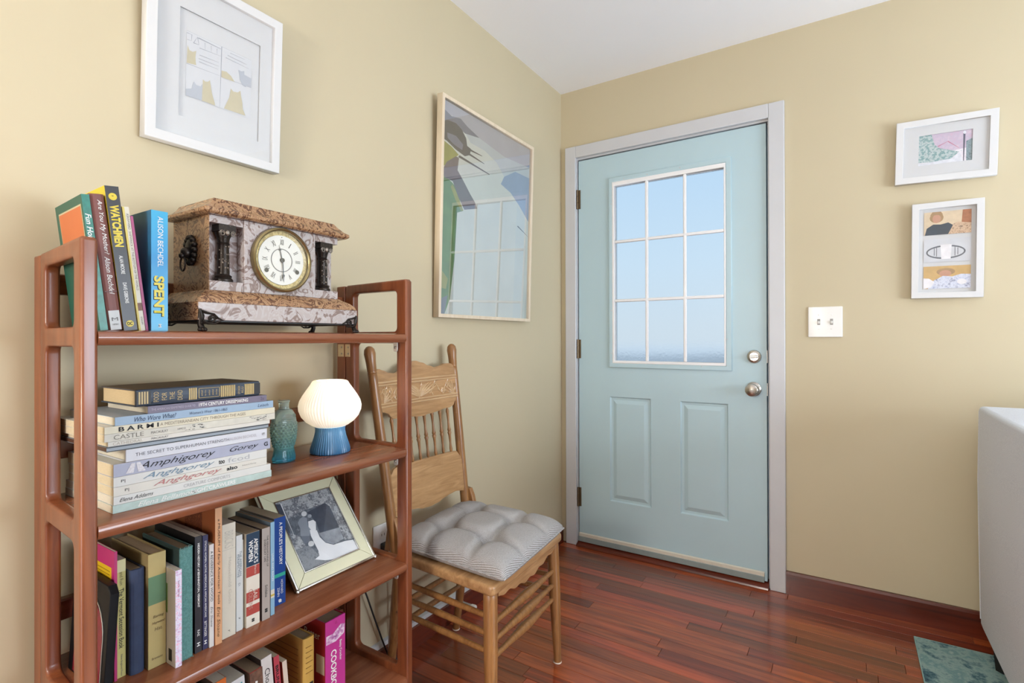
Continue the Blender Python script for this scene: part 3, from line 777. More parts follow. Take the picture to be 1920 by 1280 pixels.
def stack():
    """books lying on the second shelf, spines to the front. (y of left end, y of right end, z0, z1)"""
    X = .262
    G = 'books lying in a stack on the second shelf'
    def lay(label, yl, yr, z0, z1, d, *a, **k):
        b = book(label, (X + k.pop('dx', 0), yr, z0+.0002), z1-z0-.0004, yr-yl, d, *a, lying=True, group=G, **k); ALLBOOKS.append(b); return b
    def tx(b, s, mat, f, L, hh, **k):   # f: fraction from the left end
        h = b['_h']; spine_text(b, s, mat, h*(1-f), L, hh, **k)
    z = .8062
    H_ = [.0140, .0145, .0160, .0170, .0225, .0225, .0090, .0080, .0135, .0125, .0150, .0135]
    zz = [z]
    for q in H_: zz.append(zz[-1]+q)
    W1 = BC('offwhite', (232,232,226)); W2 = BC('warm_white', (234,230,218)); LAV = BC('lavender_grey', (180,184,204))
    AQ = BC('pale_aqua', (198,220,212), var=.1, scale=70)
    b = lay('pale aqua paperback with white script, lowest in the lying stack', -2.173, -1.882, zz[0], zz[1], .215, AQ, W1)
    tx(b, 'Elena Bellamont', INKW, .30, .10, .0085, shear=.4); tx(b, 'NIGHTCRAWLERS', INKW, .58, .085, .0075, bold=.02)
    b = lay('white book with black handwritten name on its spine, second from the bottom of the stack', -2.172, -1.884, zz[1], zz[2], .215, W1, W2)
    tx(b, 'Elena Addams', INK, .12, .052, .0065, shear=.4); tx(b, 'CREATURE COMFORTS', BC('print_grey', (176,176,176)), .54, .088, .006)
    b = lay('white book with pink decorated spine lettering in the lying stack', -2.172, -1.893, zz[2], zz[3], .20, W2, W2, pages=PAPER)
    PKL = BC('print_pink', (212,136,130)); DKG = BC('print_dark', (66,70,80)); BLG = BC('print_blue_grey', (128,158,178))
    tx(b, 'Anghgorey', DKG, .437, .122, .0118, shear=.5, x=.0004); tx(b, 'Anghgorey', PKL, .435, .122, .0108, shear=.5, x=.0008); tx(b, 'also', INK, .73, .022, .0075, bold=.03); tx(b, 'Edward Gorey', INKG, .86, .030, .0030); tx(b, 'P|', INK, .07, .006, .006)
    b = lay('white book with blue-grey decorated spine lettering above the pink-lettered one', -2.172, -1.893, zz[3], zz[4], .20, W1, W2, pages=PAPER)
    tx(b, 'Anghgorey', DKG, .382, .125, .0125, shear=.5, x=.0004); tx(b, 'Anghgorey', BLG, .38, .125, .0115, shear=.5, x=.0008); tx(b, 'too', INK, .655, .012, .008, bold=.03); tx(b, 'fcod', BC('print_pale', (186,188,192)), .78, .045, .0095); tx(b, 'P|', INK, .05, .006, .006)
    b = lay('lavender-grey book with black ornate lettering and a white arch on the spine', -2.172, -1.885, zz[4], zz[5], .205, LAV, W2, pages=PAPER)
    tx(b, 'Amphigorey', INK, .36, .135, .0150, shear=.5, bold=.0); tx(b, 'Gorey', INK, .80, .062, .0125, shear=.5); tx(b, 'G', INK, .965, .009, .009, bold=.03)
    h = b['_h']
    ar = MB()
    for s in (-1, 1):
        ar.add([(.0006,.003,h*.885+s*.0035),(.0006,.003,h*.885+s*.0155),(.0006,.0195,h*.885+s*.0065),(.0006,.0195,h*.885+s*.0005)], [(0,1,2,3)])
    ar.build('arch_mark', BC('arch_white', (228,226,230), var=.12, scale=300), b)
    b = lay('white hardback with thin grey capital lettering in the middle of the stack', -2.154, -1.892, zz[5], zz[6], .175, BC('cool_white', (228,230,236)), W1, hard=True, pages=PAPERW)
    tx(b, 'THE SECRET TO SUPERHUMAN STRENGTH', BC('print_mid', (98,98,104)), .37, .165, .0058); tx(b, 'ALISON BECHDEL', BC('print_faint', (196,192,196)), .80, .058, .0058); tx(b, 'HM', INKG, .965, .006, .006)
    b = lay('thin dark-edged hardback with a silver-grey spine in the lying stack', -2.182, -1.889, zz[6], zz[7], .215, BC('silver_grey', (160,170,178), rough=.35), BC('dark_board', (52,54,58)), hard=False, pages=BC('dark_red_edge', (88,60,46)))
    band(b, 0.0, b['_h'], BC('dark_board', (52,54,58)), .0066, .0083, x=.0006); band(b, 0.0, b['_h'], BC('dark_board', (52,54,58)), 0, .0014, x=.0006)
    b = lay('thin worn cream paperback with faint lettering under the castle book', -2.180, -1.886, zz[7], zz[8], .225, W2, W2, pages=PAPER)
    tx(b, 'CATHEDRAL', BC('print_tan', (190,180,160)), .10, .045, .005); tx(b, 'MACAULAY', INKG, .27, .028, .0038)
    b = lay('cream paperback lettered CASTLE with small grey pictures on its spine', -2.185, -1.874, zz[8], zz[9], .228, BC('ivory', (226,222,206), var=.06, scale=60), W2, pages=PAPER)
    tx(b, 'CASTLE', BC('print_warm', (128,122,108)), .115, .045, .0078); tx(b, 'MACAULAY', INKG, .27, .028, .0045); tx(b, 'HMCO', INKG, .39, .014, .0035)
    random.seed(9); sk = MB()
    for i in range(60):
        f = random.choice((.46,.48,.50,.86,.9,.93)); y = .0063+random.uniform(-.0045,.0045); q = b['_h']*(1-f)+random.uniform(-.012,.012)
        sk.box((.0002,y,q),(.0005,y+random.uniform(.0004,.0012),q+random.uniform(.001,.005)))
    sk.build('spine_sketch', INKG, b)
    b = lay('cream paperback lettered BARMI near the top of the stack', -2.185, -1.874, zz[9], zz[10], .228, BC('butter', (236,228,200)), W2, pages=PAPER)
    tx(b, 'BARMI', INK, .165, .062, .0078, bold=.025, space=1.5); tx(b, 'A MEDITERRANEAN CITY THROUGH THE AGES', BC('print_brown', (150,136,112)), .53, .160, .0058)
    b = lay('pale blue paperback with dark blue italic lettering in the lying stack', -2.170, -1.878, zz[10], zz[11], .20, BC('pale_blue', (164,190,214)), BC('pale_blue_grey', (168,180,192)))
    DB = BC('print_navy', (52,74,104))
    tx(b, 'Who Wore What?', DB, .215, .068, .0085, shear=.3, bold=.01); tx(b, "Women's Wear 1861-1865", DB, .535, .072, .0055, shear=.25); tx(b, 'Leisch', DB, .92, .024, .0065, shear=.3)
    b = lay('slim mauve-grey paperback with white lettering under the dark top book', -2.120, -1.893, zz[11], zz[12], .17, BC('mauve_grey', (124,116,136)), BC('mauve_dark', (104,98,110)))
    tx(b, 'THE AMERICAN SEAMSTRESS GUIDE TO', BC('print_lav', (196,188,204)), .19, .075, .004); tx(b, '19TH CENTURY DRESSMAKING', INKW, .60, .098, .0068, bold=.02); tx(b, '2x', BC('print_plum', (88,70,100)), .955, .008, .007)
    # dark hardback with gold bands on top
    NV = BC('slate_navy', (62,74,90), rough=.5); OL = BC('olive_brown_board', (112,92,64), rough=.6); GD = BC('gold_bands', (204,178,116), rough=.4)
    zt = zz[12]
    b = lay('old dark hardback with gold-banded spine and olive boards, topmost in the lying stack', -2.138, -1.908, zt, zt+.031, .150, NV, OL, hard=True, pages=BC('foxed_pages', (226,202,158), var=.08, scale=60, stretch=(2,30,1)), round_=.005)
    h = b['_h']
    def gb(f0, f1, n):
        for i in range(n):
            f = f0+(f1-f0)*i/max(1,n-1); MB().box((-.0016,.0045,h*(1-f)-.0013),(.0004,.0265,h*(1-f)+.0013)).build('gold_band', GD, b)
    band(b, 0, h*.085+.001, BC('spine_black', (30,28,30)), .004, .027, x=.0002); band(b, h*.90, h, BC('spine_black', (30,28,30)), .004, .027, x=.0002)
    gb(.02, .075, 4); gb(.385, .435, 4); gb(.645, .76, 8); gb(.86, .935, 6)
    for i, s in enumerate(('FOOD','FOR','THE','DEAD')): spine_text(b, s, GD, h*(1-(.135+.058*i)), .018 if s != 'FOR' and s != 'THE' else .014, .0085, y=.0155, mode='h', x=.0008)
    p = MB()
    for (a0,a1,b0,b1) in ((.455,.46,.006,.025),(.625,.63,.006,.025),(.455,.63,.006,.0068),(.455,.63,.0242,.025)): p.box((.0001,b0,h*(1-a1)),(.0006,b1,h*(1-a0)))
    p.build('gold_rule_frame', GD, b)
    for i in range(5): spine_text(b, ('edited','by the','author','selected','stories')[i], GD, h*(1-(.48+.030*i)), .011, .0032, y=.0155, mode='h', x=.0008)
    spine_text(b, 'STOKER', GD, h*(1-.80), .017, .0045, y=.0155, mode='h', x=.0008); spine_text(b, 'KLU', GD, h*(1-.83), .012, .0045, y=.0155, mode='h', x=.0008)
stack()

def lower():
    Z = .4942; G = 'books standing on the third shelf'
    def up(label, y0, y1, x, h, d, *a, **k):
        b = book(label, (x, y0+.0003, Z), y1-y0-.0006, h, d, *a, group=G, **k); ALLBOOKS.append(b); return b
    BLK = BC('black_satin', (14,13,15), rough=.45, spec=.2)
    # black rounded-corner book with a crimson arch
    b = thing('book', 'glossy black book with a crimson arch on its cover, far left of third shelf', 'book', (.252, -2.184, Z), (math.radians(-3.5),0,0), G)
    me = panel('cover', [[(0,0),(0,.172),(-.012,.184),(-.15,.186),(-.155,.18),(-.155,0)]], .007, .0015, BLK, lambda u,v,w: (u, .007+w, v)); link('cover', me, b, smooth=True)
    me = panel('cover_arch', [[(-.018,.006),(-.018,.09)]+[(-.075+.057*math.cos(a), .09+.062*math.sin(a)) for a in [PI*i/12 for i in range(1,12)]]+[(-.132,.09),(-.132,.006)]], .0006, .0002, SPECKLE('crimson_print', [(60,10,22),(120,16,40),(84,12,30)], 40., .3), lambda u,v,w: (u, -.0004+w, v), res=1); link('cover_arch', me, b)
    MB().tube([(-.014,-.0008,.004),(-.014,-.0008,.092)]+[(-.075+.061*math.cos(a),-.0008,.092+.066*math.sin(a)) for a in [PI*i/14 for i in range(1,14)]]+[(-.136,-.0008,.092)], .0011, 6).build('silver_piping', STEEL, b, smooth=True)
    MG = BC('magenta', (186,44,110)); 
    b = up('magenta paperback with a yellow text panel on its cover, third shelf', -2.1545, -2.1495, .216, .231, .17, MG, MG)
    cover_patch(b, .012, .15, .115, .20, BC('panel_yellow', (226,184,24))); cover_lines(b, .018, .14, .12, .195, 12, BC('panel_print', (150,110,20)), .0012, 2)
    b = up('pale yellow paperback with black blackletter spine between magenta and navy books', -2.1485, -2.1345, .2105, .212, .15, BC('straw_yellow', (206,196,120)), BC('straw_pale', (220,212,160)))
    band(b, .19, .2118, BC('straw_light', (224,218,166))); spine_text(b, 'and Ruin', BC('print_olive', (90,84,50)), .178, .024, .0055); spine_text(b, 'The Vermont Secession Book', INK, .106, .108, .0075, bold=.01); spine_text(b, 'New England Press', INKG, .022, .038, .004)
    b = up('navy blue cloth hardback with a rounded spine on the third shelf', -2.1330, -2.1085, .225, .190, .135, BC('navy_cloth', (48,62,92), rough=.75, var=.1, scale=60, bump=.2, bscale=900), BC('navy_dark', (38,42,54), rough=.7), hard=True, round_=.006, pages=PAPERB)
    b = up('thick tan hardback with a green band and brown lettering on the third shelf', -2.1075, -2.0770, .2315, .212, .16, BC('tan_jacket', (198,178,116), var=.06, scale=20), BC('tan_dark', (160,140,96)), hard=True, pages=PAPERB)
    band(b, .118, .170, BC('sage_band', (104,142,104), var=.06, scale=20), x=.0004, label='green band')
    BR = BC('print_umber', (86,62,30))
    for i, s in enumerate(('Baring','Haywood','Hist.')): spine_text(b, s, BR, .094-.0115*i, (.018,.021,.013)[i], .0062, y=.017, mode='h', shear=.2)
    spine_text(b, 'Brentano', BR, .018, .018, .0042, mode='h')
    random.seed(5)
    b = up('thick worn teal cloth hardback with frayed edges on the third shelf', -2.0635, -2.0390, .2545, .213, .155, SPECKLE('worn_teal_cloth', [(62,104,102),(96,142,138),(74,120,116),(120,160,152)], 160., .85), BC('teal_board', (58,84,82), rough=.8), hard=True, round_=.003, pages=PAPERB)
    fr = MB()
    for i in range(60):
        y = .0005+.023*random.random(); zt = random.choice((.2125,.0008)); 
        fr.tube([(-.001-.004*random.random(),y,zt),(.0005+.002*random.random(),y+random.uniform(-.002,.002),zt+random.uniform(-.002,.0045 if zt > .1 else .002))], .00035, 4)
    fq = fr.build('frayed_threads', BC('thread', (150,176,166), rough=.9), b); fq['kind'] = 'stuff'
    FLO = SPECKLE('floral_print', [(236,226,226),(226,170,196),(214,222,236),(196,150,190),(240,236,232)], 120., .5)
    b = up('small pink floral paperback with a white cover, standing in front of the teal book', -2.0770, -2.0655, .2665, .180, .105, FLO, BC('cream_cover', (222,214,196)))
    cover_patch(b, .03, .06, .095, .15, BC('leaf_green', (110,142,76), var=.2, scale=80), 'cover_leaf'); cover_patch(b, .014, .026, .008, .03, INK, 'barcode'); spine_text(b, 'Lark Songs', BC('print_wine', (150,70,110)), .145, .03, .004)
    b = up('black paperback with thin white lettering on the third shelf', -2.0350, -2.0215, .2505, .226, .165, BC('spine_black2', (36,34,42)), BC('black_cover', (24,24,28)), pages=PAPERW)
    spine_text(b, 'HIDDEN HISTORY of BENNINGTON, VERMONT', INKW, .150, .125, .0046, bold=.02); spine_text(b, 'RAE', INKW, .038, .012, .0045); spine_text(b, 'H', INKW, .016, .007, .006, bold=.03)
    b = up('dark navy paperback with small white capital lettering beside the black one', -2.0205, -2.0098, .2505, .224, .165, BC('indigo', (46,46,86)), BC('indigo_cover', (40,40,70)), pages=PAPERW)
    spine_text(b, 'STRONG WOMEN, NATIVE AMERICANS & AFRICAN AMERICANS', INKW, .138, .150, .0042); spine_text(b, 'BITTINGER', INKW, .040, .030, .0045); spine_text(b, 'H', INKW, .014, .007, .005, bold=.03)
    b = up('narrow white paperback with black lettering left of the orange book', -2.0092, -2.0000, .2535, .203, .15, BC('paper_white', (230,226,222)), BC('paper_white2', (224,220,214)))
    spine_text(b, 'A REVERENCE FOR WOOD', INK, .140, .100, .0048); spine_text(b, 'Eric Sloane', INKG, .060, .040, .0045, shear=.4)
    b = up('tall orange-tan paperback taller than its neighbours on the third shelf', -1.9990, -1.9850, .2555, .2725, .195, BC('spine_tan_orange', (228,172,126)), BC('burnt_orange', (196,112,62)))
    spine_text(b, 'a MUSEUM of Early American Tools', INK, .165, .170, .0060, shear=.15); spine_text(b, 'Eric Sloane', BR, .045, .060, .006, shear=.3)
    cover_patch(b, .05, .12, .20, .262, SPECKLE('brown_engraving', [(196,112,62),(110,52,28),(196,112,62)], 140., .6), 'cover_engraving')
    CRM = BC('cream_spine', (228,222,204))
    b = up('thick cream paperback with faint embossed lettering right of the orange book', -1.9810, -1.9530, .2475, .232, .165, CRM, CRM)
    PF = BC('print_cream', (204,200,186)); spine_text(b, 'BRICKS', PF, .200, .034, .018); spine_text(b, 'Household Gods', PF, .115, .095, .006, y=.016); spine_text(b, 'r', INKG, .012, .004, .004)
    band(b, .179, .180, PF)
    b = up('slim white paperback with small blue-grey lettering right of the cream book', -1.9500, -1.9360, .2435, .1995, .145, BC('white_cool', (226,230,228)), BC('white_cool2', (216,216,210)))
    BG = BC('print_slate', (104,124,136)); spine_text(b, 'THE AMERICAN', BG, .140, .052, .0042, y=.0095); spine_text(b, 'PERSPECTIVE', BG, .136, .048, .0042, y=.0045); spine_text(b, 'D.', BG, .096, .007, .004); spine_text(b, 'y', INK, .026, .005, .004)
    b = up('very thin white booklet between the slim white and the striped paperback', -1.9352, -1.9318, .240, .186, .14, BC('booklet_white', (226,222,208)))
    REDS = BC('brick_red', (182,72,62)); CRW = BC('cream_white', (238,230,214)); NVB = BC('deep_teal_blue', (34,60,86), rough=.35)
    b = up('thick paperback with navy top and red and white striped spine', -1.9312, -1.9010, .2485, .198, .135, CRW, BC('stripe_cover', (206,196,174)), pages=PAPERB)
    band(b, .128, .1978, NVB, x=.0004); band(b, .106, .127, REDS, x=.0003); band(b, .052, .074, REDS, x=.0003); band(b, .0245, .038+.006, REDS, x=.0003); 
    spine_text(b, "AMERICA'S", INKW, .158, .052, .0095, y=.0215, bold=.01); spine_text(b, 'WOMEN', INKW, .160, .044, .0095, y=.0100, bold=.02)
    spine_text(b, '400 Years of Dolls', CRW, .118, .018, .004, y=.02); spine_text(b, 'GAIL', CRW, .066, .026, .009, y=.0200); spine_text(b, 'COLLINS', BC('print_clay', (190,140,126)), .058, .042, .009, y=.0095); spine_text(b, 'II', INK, .012, .007, .006, bold=.06)
    b = up('warm grey paperback with two lines of dark lettering on the third shelf', -1.8965, -1.8775, .2495, .199, .135, BC('warm_grey_spine', (178,168,160)), BC('dark_taupe', (92,78,78)), pages=PAPERB)
    spine_text(b, 'THE REFASHIONING OF', INK, .148, .068, .0040, y=.0125); spine_text(b, 'EVERYDAY LIFE', INK, .150, .048, .0040, y=.0065); spine_text(b, 'Schlake', INK, .062, .026, .0055, y=.0095); spine_text(b, 'II', INK, .020, .008, .006, bold=.06)
    b = up('narrow light blue paperback with a white and yellow foot sticker', -1.8735, -1.8635, .2445, .205, .14, BC('sky_blue', (150,194,220)), BC('sky_cover', (150,170,186)), pages=PAPERB)
    spine_text(b, 'LIVES AND RACES', INKW, .105, .060, .004); band(b, .038, .056, CRW, x=.0004); band(b, .042, .046, BC('sticker_yellow', (220,190,70)), x=.0006)
    b = up('royal blue paperback with white lettering and a teal stripe, rightmost before the photo frame', -1.8470, -1.8180, .2165, .200, .14, BC('royal_blue', (24,72,152), rough=.3), BC('taupe_cover', (176,160,140)), pages=PAPER)
    spine_text(b, "A PEOPLE'S HISTORY", INKW, .140, .098, .0080, y=.0165, bold=.01); band(b, .064, .072, BC('teal_stripe', (44,176,152)), x=.0004); spine_text(b, 'HOWARD', INKW, .040, .032, .0055, y=.019); spine_text(b, 'ZINN', INKW, .030, .020, .0055, y=.0105); spine_text(b, '#', INKW, .009, .008, .008, bold=.05)
lower()

def cookbooks():
    Z = .1832; G = 'cookbooks on the bottom shelf'; X = .252
    def up(label, y0, y1, ztop, d, *a, **k):
        x = k.pop('x', X)
        b = book(label, (x, y0+.0003, Z), y1-y0-.0006, (ztop-Z), d, *a, group=G, **k); ALLBOOKS.append(b); return b
    BLC = BC('black_cover2', (30,26,28)); ORC = BC('cook_orange', (216,110,40))
    b = up('black book with small red lettering at the left of the bottom shelf', -2.030, -2.006, .405, .17, BLC, BLC); spine_text(b, 'SOUPS', BC('print_red', (190,50,44)), .18, .05, .01)
    b = up('orange-spined book on the bottom shelf', -2.000, -1.975, .418, .17, ORC, BC('cook_dark', (70,50,40)), pages=PAPERW); spine_text(b, 'PIES', INKW, .17, .05, .012)
    b = up('white and turquoise illustrated book on the bottom shelf', -1.966, -1.922, .400, .18, BC('cook_white', (226,228,228)), BC('cook_pale', (200,206,206)), pages=PAPERW, lean=math.radians(4))
    MB().add([(.0004,.004,.165),(.0004,.018,.150),(.0004,.036,.175),(.0004,.038,.206),(.0004,.022,.200),(.0004,.008,.196)], [(0,1,2,3,4,5)]).build('turquoise_print', BC('turquoise', (40,164,176)), b)
    MB().add([(.0004,.003,.10),(.0004,.018,.11),(.0004,.020,.14),(.0004,.010,.16),(.0004,.003,.16)], [(0,1,2,3,4)]).build('dark_print', SPECKLE('figure_print', [(40,38,44),(210,200,196),(60,50,60)], 110.), b)
    RD = BC('cook_red', (190,36,40))
    b = up('red-spined book lettered in white on the bottom shelf', -1.913, -1.884, .398, .185, RD, BC('cook_photo', (120,92,74), var=.5, scale=40), pages=PAPERB, lean=math.radians(3.5))
    spine_text(b, 'COOKING', INKW, .125, .095, .013, bold=.03); band(b, .175, .2140, BC('chef_brown', (116,84,66), var=.4, scale=90), x=.0004); MB().add([(.0008,.010,.180),(.0008,.015,.178),(.0008,.016,.190),(.0008,.011,.192)], [(0,1,2,3)]).build('white_print', INKW, b)
    b = up('white-spined book with black lettering between two red books on the bottom shelf', -1.883, -1.858, .414, .185, BC('choc_white', (232,228,222)), BC('choc_cover', (60,44,40)), pages=PAPER, lean=math.radians(4.5))
    spine_text(b, 'Chocolate Desserts', INK, .130, .150, .0115)
    b = up('pinkish-red book lettered BRUNCH on the bottom shelf', -1.8545, -1.8410, .404, .175, BC('brunch_red', (196,70,84)), BC('brunch_cover', (150,56,64)), pages=PAPER, lean=math.radians(4.5))
    spine_text(b, 'BRUNCH IS SERVED', INK, .130, .140, .0072, bold=.02)
    b = up('thin cream booklet leaning beside the golden book on the bottom shelf', -1.8335, -1.8220, .383, .17, BC('booklet_cream', (232,216,196)), BC('booklet_red', (186,80,60)), pages=PAPER, lean=math.radians(5))
    b = up('golden yellow hardback with a black spine label on the bottom shelf', -1.7960, -1.7650, .404, .18, BC('gold_jacket', (214,170,84)), BC('gold_jacket2', (206,160,84)), hard=True, round_=.004, pages=PAPERB)
    band(b, .075, .115, INK, .006, .0246, x=.0012); spine_text(b, 'S', INKW, .095, .018, .018, mode='h', x=.0016, bold=.03)
    for i in range(6): MB().box((-.0008,.006,.140+i*.012),(.0009,.024-.004*(i%2),.1408+i*.012)).build('spine_rule', BC('print_bronze', (140,100,44)), b)
    cover_lines(b, .02, .15, .06, .20, 10, BC('print_bronze', (140,100,44)), .0014, 12)
    PK = BC('hot_pink', (206,62,152), rough=.35)
    b = up('thick hot pink cookbook with white lettering and a food picture, rightmost on the bottom shelf', -1.7360, -1.6760, .416, .20, PK, BC('cook_crimson', (168,36,40)), hard=True, pages=PAPERB)
    spine_text(b, 'COOKBOOK', INKW, .098, .120, .0165, y=.024, bold=.02); spine_text(b, 'Betty Crocker', INKW, .148, .050, .0085, y=.044, bold=.01)
    MB().add([(.0006,.002,.178),(.0006,.030,.176),(.0006,.055,.186),(.0006,.058,.208),(.0006,.045,.212),(.0006,.022,.198),(.0006,.002,.199)], [(0,1,2,3,4,5,6)]).build('food_picture', SPECKLE('food_print', [(96,40,96),(180,120,170),(230,214,224),(110,60,110)], 55., .4), b)
    spine_text(b, 'G', BC('pink_dark', (160,30,100)), .222, .006, .006, mode='h', y=.031)
    lettering(b, 'Better', (-.05,-.0006,.195), (1,0,0), UPW, .060, .018, INKW)
    cover_patch(b, .004, .035, .105, .150, BC('cover_cream', (226,206,176)))
cookbooks()
for b in ALLBOOKS: clean(b)

# ------------------------------------------------------------------ mantel clock
def clock():
    BR = MARBLE('brown_swirl_veneer', [(92,62,44),(136,98,68),(160,124,88),(176,142,106),(150,112,82)], 22., 3.6, lines=7.)
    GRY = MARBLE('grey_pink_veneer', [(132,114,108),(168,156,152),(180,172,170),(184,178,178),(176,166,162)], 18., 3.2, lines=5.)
    BRZ = SPECKLE('dark_bronze_casting', [(22,19,18),(58,50,44),(30,26,24),(110,100,90)], 240., .38, dist=1.); 
    BRZ.node_tree.nodes['Principled BSDF'].inputs['Metallic'].default_value = .7
    XF, XB = .272, .095
    YA, YB_ = -2.038, -1.655
    O = Vector((.185, -1.846, 1.1192))
    c = thing('mantel_clock', 'antique brown and grey marbled mantel clock with dark columns on the top shelf', 'clock', O)
    P = lambda x,y,z: (x-O.x, y-O.y, z-O.z)
    def loft(rings, name, mat, smooth=False):
        """rings: (x0,x1,y0,y1,z) stacked rectangles"""
        v = []; f = []
        for i,(x0,x1,y0,y1,z) in enumerate(rings):
            v += [P(x0,y0,z),P(x1,y0,z),P(x1,y1,z),P(x0,y1,z)]
            if i:
                o = 4*(i-1)
                for k in range(4):
                    j = (k+1) % 4; f.append((o+k,o+j,o+4+j,o+4+k))
        n = 4*(len(rings)-1); f += [(3,2,1,0),(n,n+1,n+2,n+3)]
        return MB().add(v, f).build(name, mat, c, bevel=.0012)
    # plinth: upright grey front, coved brown top
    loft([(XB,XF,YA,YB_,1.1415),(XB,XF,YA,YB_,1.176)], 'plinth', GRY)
    loft([(XB,XF-.0002,YA,YB_,1.1762),(XB,XF-.003,YA+.004,YB_-.004,1.184),(XB,XF-.011,YA+.013,YB_-.013,1.193),(XB,XF-.024,YA+.026,YB_-.026,1.2000),(XB,XF-.028,YA+.029,YB_-.029,1.2035)], 'plinth_cove', BR)
    for (x0,x1,y0,y1) in ((XB,XF-.001,YA-.0012,YA-.0001),(XB,XF-.001,YB_+.0001,YB_+.0012)):
        MB().box(P(x0,y0,1.1417), P(x1,y1,1.176)).build('side_veneer', BR, c)
    MB().box(P(XB+.004,YA+.004,1.1385), P(XF-.004,YB_-.004,1.1415)).build('underside', BLACKM, c)
    # body: centre block, wings set back for the columns
    xf = .240
    yl, yr = -2.001, -1.688; pl, pr_ = -1.931, -1.756
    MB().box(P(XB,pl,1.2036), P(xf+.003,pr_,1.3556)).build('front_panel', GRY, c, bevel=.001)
    for (a, b_) in ((yl, pl-.0003), (pr_+.0003, yr)):
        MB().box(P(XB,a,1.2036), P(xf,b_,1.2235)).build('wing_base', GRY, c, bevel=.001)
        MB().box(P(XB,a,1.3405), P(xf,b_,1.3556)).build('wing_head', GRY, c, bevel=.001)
    MB().box(P(XB,yl+.001,1.2236), P(xf-.040,pl-.0003,1.3404)).build('recess_block', BR, c)
    MB().box(P(XB,pr_+.0003,1.2236), P(xf-.040,yr-.001,1.3404)).build('recess_block', BR, c)
    MB().box(P(XB,yl,1.2236), P(xf-.034,yl+.016,1.3404)).build('side_pier', BR, c); MB().box(P(XB,yr-.016,1.2236), P(xf-.034,yr,1.3404)).build('side_pier', BR, c)
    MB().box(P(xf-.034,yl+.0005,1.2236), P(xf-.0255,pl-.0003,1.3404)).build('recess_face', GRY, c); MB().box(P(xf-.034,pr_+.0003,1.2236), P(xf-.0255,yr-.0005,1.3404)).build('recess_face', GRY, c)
    MB().box(P(XB,yl-.0012,1.2036), P(xf-.001,yl-.0001,1.3556)).build('side_veneer', BR, c)
    # roof: eave slab with a coved hip
    loft([(XB-.004,.253,-2.012,-1.672,1.3558),(XB-.004,.258,-2.018,-1.666,1.360),(XB-.004,.258,-2.018,-1.666,1.367),(XB,.250,-2.008,-1.676,1.372),(XB,.243,-1.998,-1.688,1.3815),(XB,.240,-1.992,-1.700,1.391),(XB+.01,.2,-1.985,-1.73,1.394)], 'roof', BR)
    # columns
    for y in (-1.966, -1.7225):
        x = xf-.0145
        col = thing_part = MB()
        col.lathe([(.0185,0),(.0185,.004),(.0150,.008),(.0165,.011),(.0120,.015),(.0118,.020),(.0112,.055),(.0105,.075),(.0125,.078),(.0105,.081),(.0125,.090),(.0165,.099),(.0165,.103)], P(x,y,1.2237), 20)
        col.box((x-.0175-O.x,y-.0175-O.y,1.3262-O.z),(x+.0165-O.x,y+.0175-O.y,1.3403-O.z))
        o = col.build('column', BRZ, c, smooth=True, label='dark cast column')
        # capital scrolls and mask
        m = MB()
        for s in (-1, 1):
            pts = [(x+.0175-O.x, y-O.y+s*(.011+.0055*math.cos(a)*(1-a/14)), 1.3215-O.z+.0065*math.sin(a)*(1-a/14)) for a in [i*.7 for i in range(14)]]
            m.tube(pts, .0013, 6)
        m.ball((x+.0165-O.x,y-O.y,1.3235-O.z), .005, sc=(.7,1,1.2)); m.ball((x+.019-O.x,y-O.y,1.3215-O.z), .002)
        for i in range(26):
            a = random.uniform(-1.3,1.3); zz = 1.243+random.random()*.055
            m.ball((x+.0112*math.cos(a)-O.x, y+.0112*math.sin(a)-O.y, zz-O.z), random.uniform(.0012,.0022), n=6, k=4)
        m.build('cast_ornament', M('bronze_highlight', (150,142,132), rough=.3, metal=.8, var=.3, scale=200), o, smooth=True)
    # dial
    dc = P(xf+.003, -1.8465, 1.2815)
    bz = MB().lathe([(.0715,0),(.0725,.006),(.0715,.011),(.068,.0135),(.0655,.012),(.064,.008)], dc, 56, axis=0, caps=False)
    bo = bz.build('bezel', BRASS, c, smooth=True)
    MB().lathe([(.0655,.0005),(.0655,.0035),(.056,.0015)], dc, 48, axis=0, caps=False).build('inner_ring', SPECKLE('gilt_ring', [(150,126,66),(222,204,140),(170,146,84),(232,222,180)], 130., .3), c, smooth=True)
    MB().lathe([(.0555,.0008),(.0555,.0032)], dc, 48, axis=0).build('dial_face', M('enamel_dial', (238,238,230), rough=.25, var=.01), c)
    D = Vector(dc)+Vector((.0037,0,0))
    def dpt(r, a): return D + Vector((0, r*math.sin(a), r*math.cos(a)))
    ring = MB()
    pts = [tuple(dpt(.0255, 2*PI*i/40)) for i in range(40)]
    ring.tube(pts, .0009, 6, closed=True).build('chapter_ring', M('dial_grey', (130,130,128), rough=.5), c)
    for i, s in enumerate(('XII','I','II','III','IIII','V','VI','VII','VIII','IX','X','XI')):
        a = 2*PI*i/12; p = dpt(.0405, a)
        up_ = Vector((0, math.sin(a), math.cos(a))); rt = Vector((0, math.cos(a), -math.sin(a)))
        lettering(c, s, p, rt, up_, (.0085,.0018,.004,.0055,.0078,.0055,.0078,.009,.0105,.0075,.0062,.0075)[i], .0125, INK, .0, name='numeral')
    lettering(c, '.', dpt(.0515,0), (0,1,0), (0,0,1), .002, .002, INK, name='numeral_dot')
    for a in (PI*2*8/12-.08, PI*2*4/12+.02):
        MB().lathe([(.0048,0),(.0048,.001),(.002,.0012)], dpt(.045, a), 16, axis=0).build('winding_hole', M('winding_steel', (70,70,66), rough=.4, metal=.6), c)
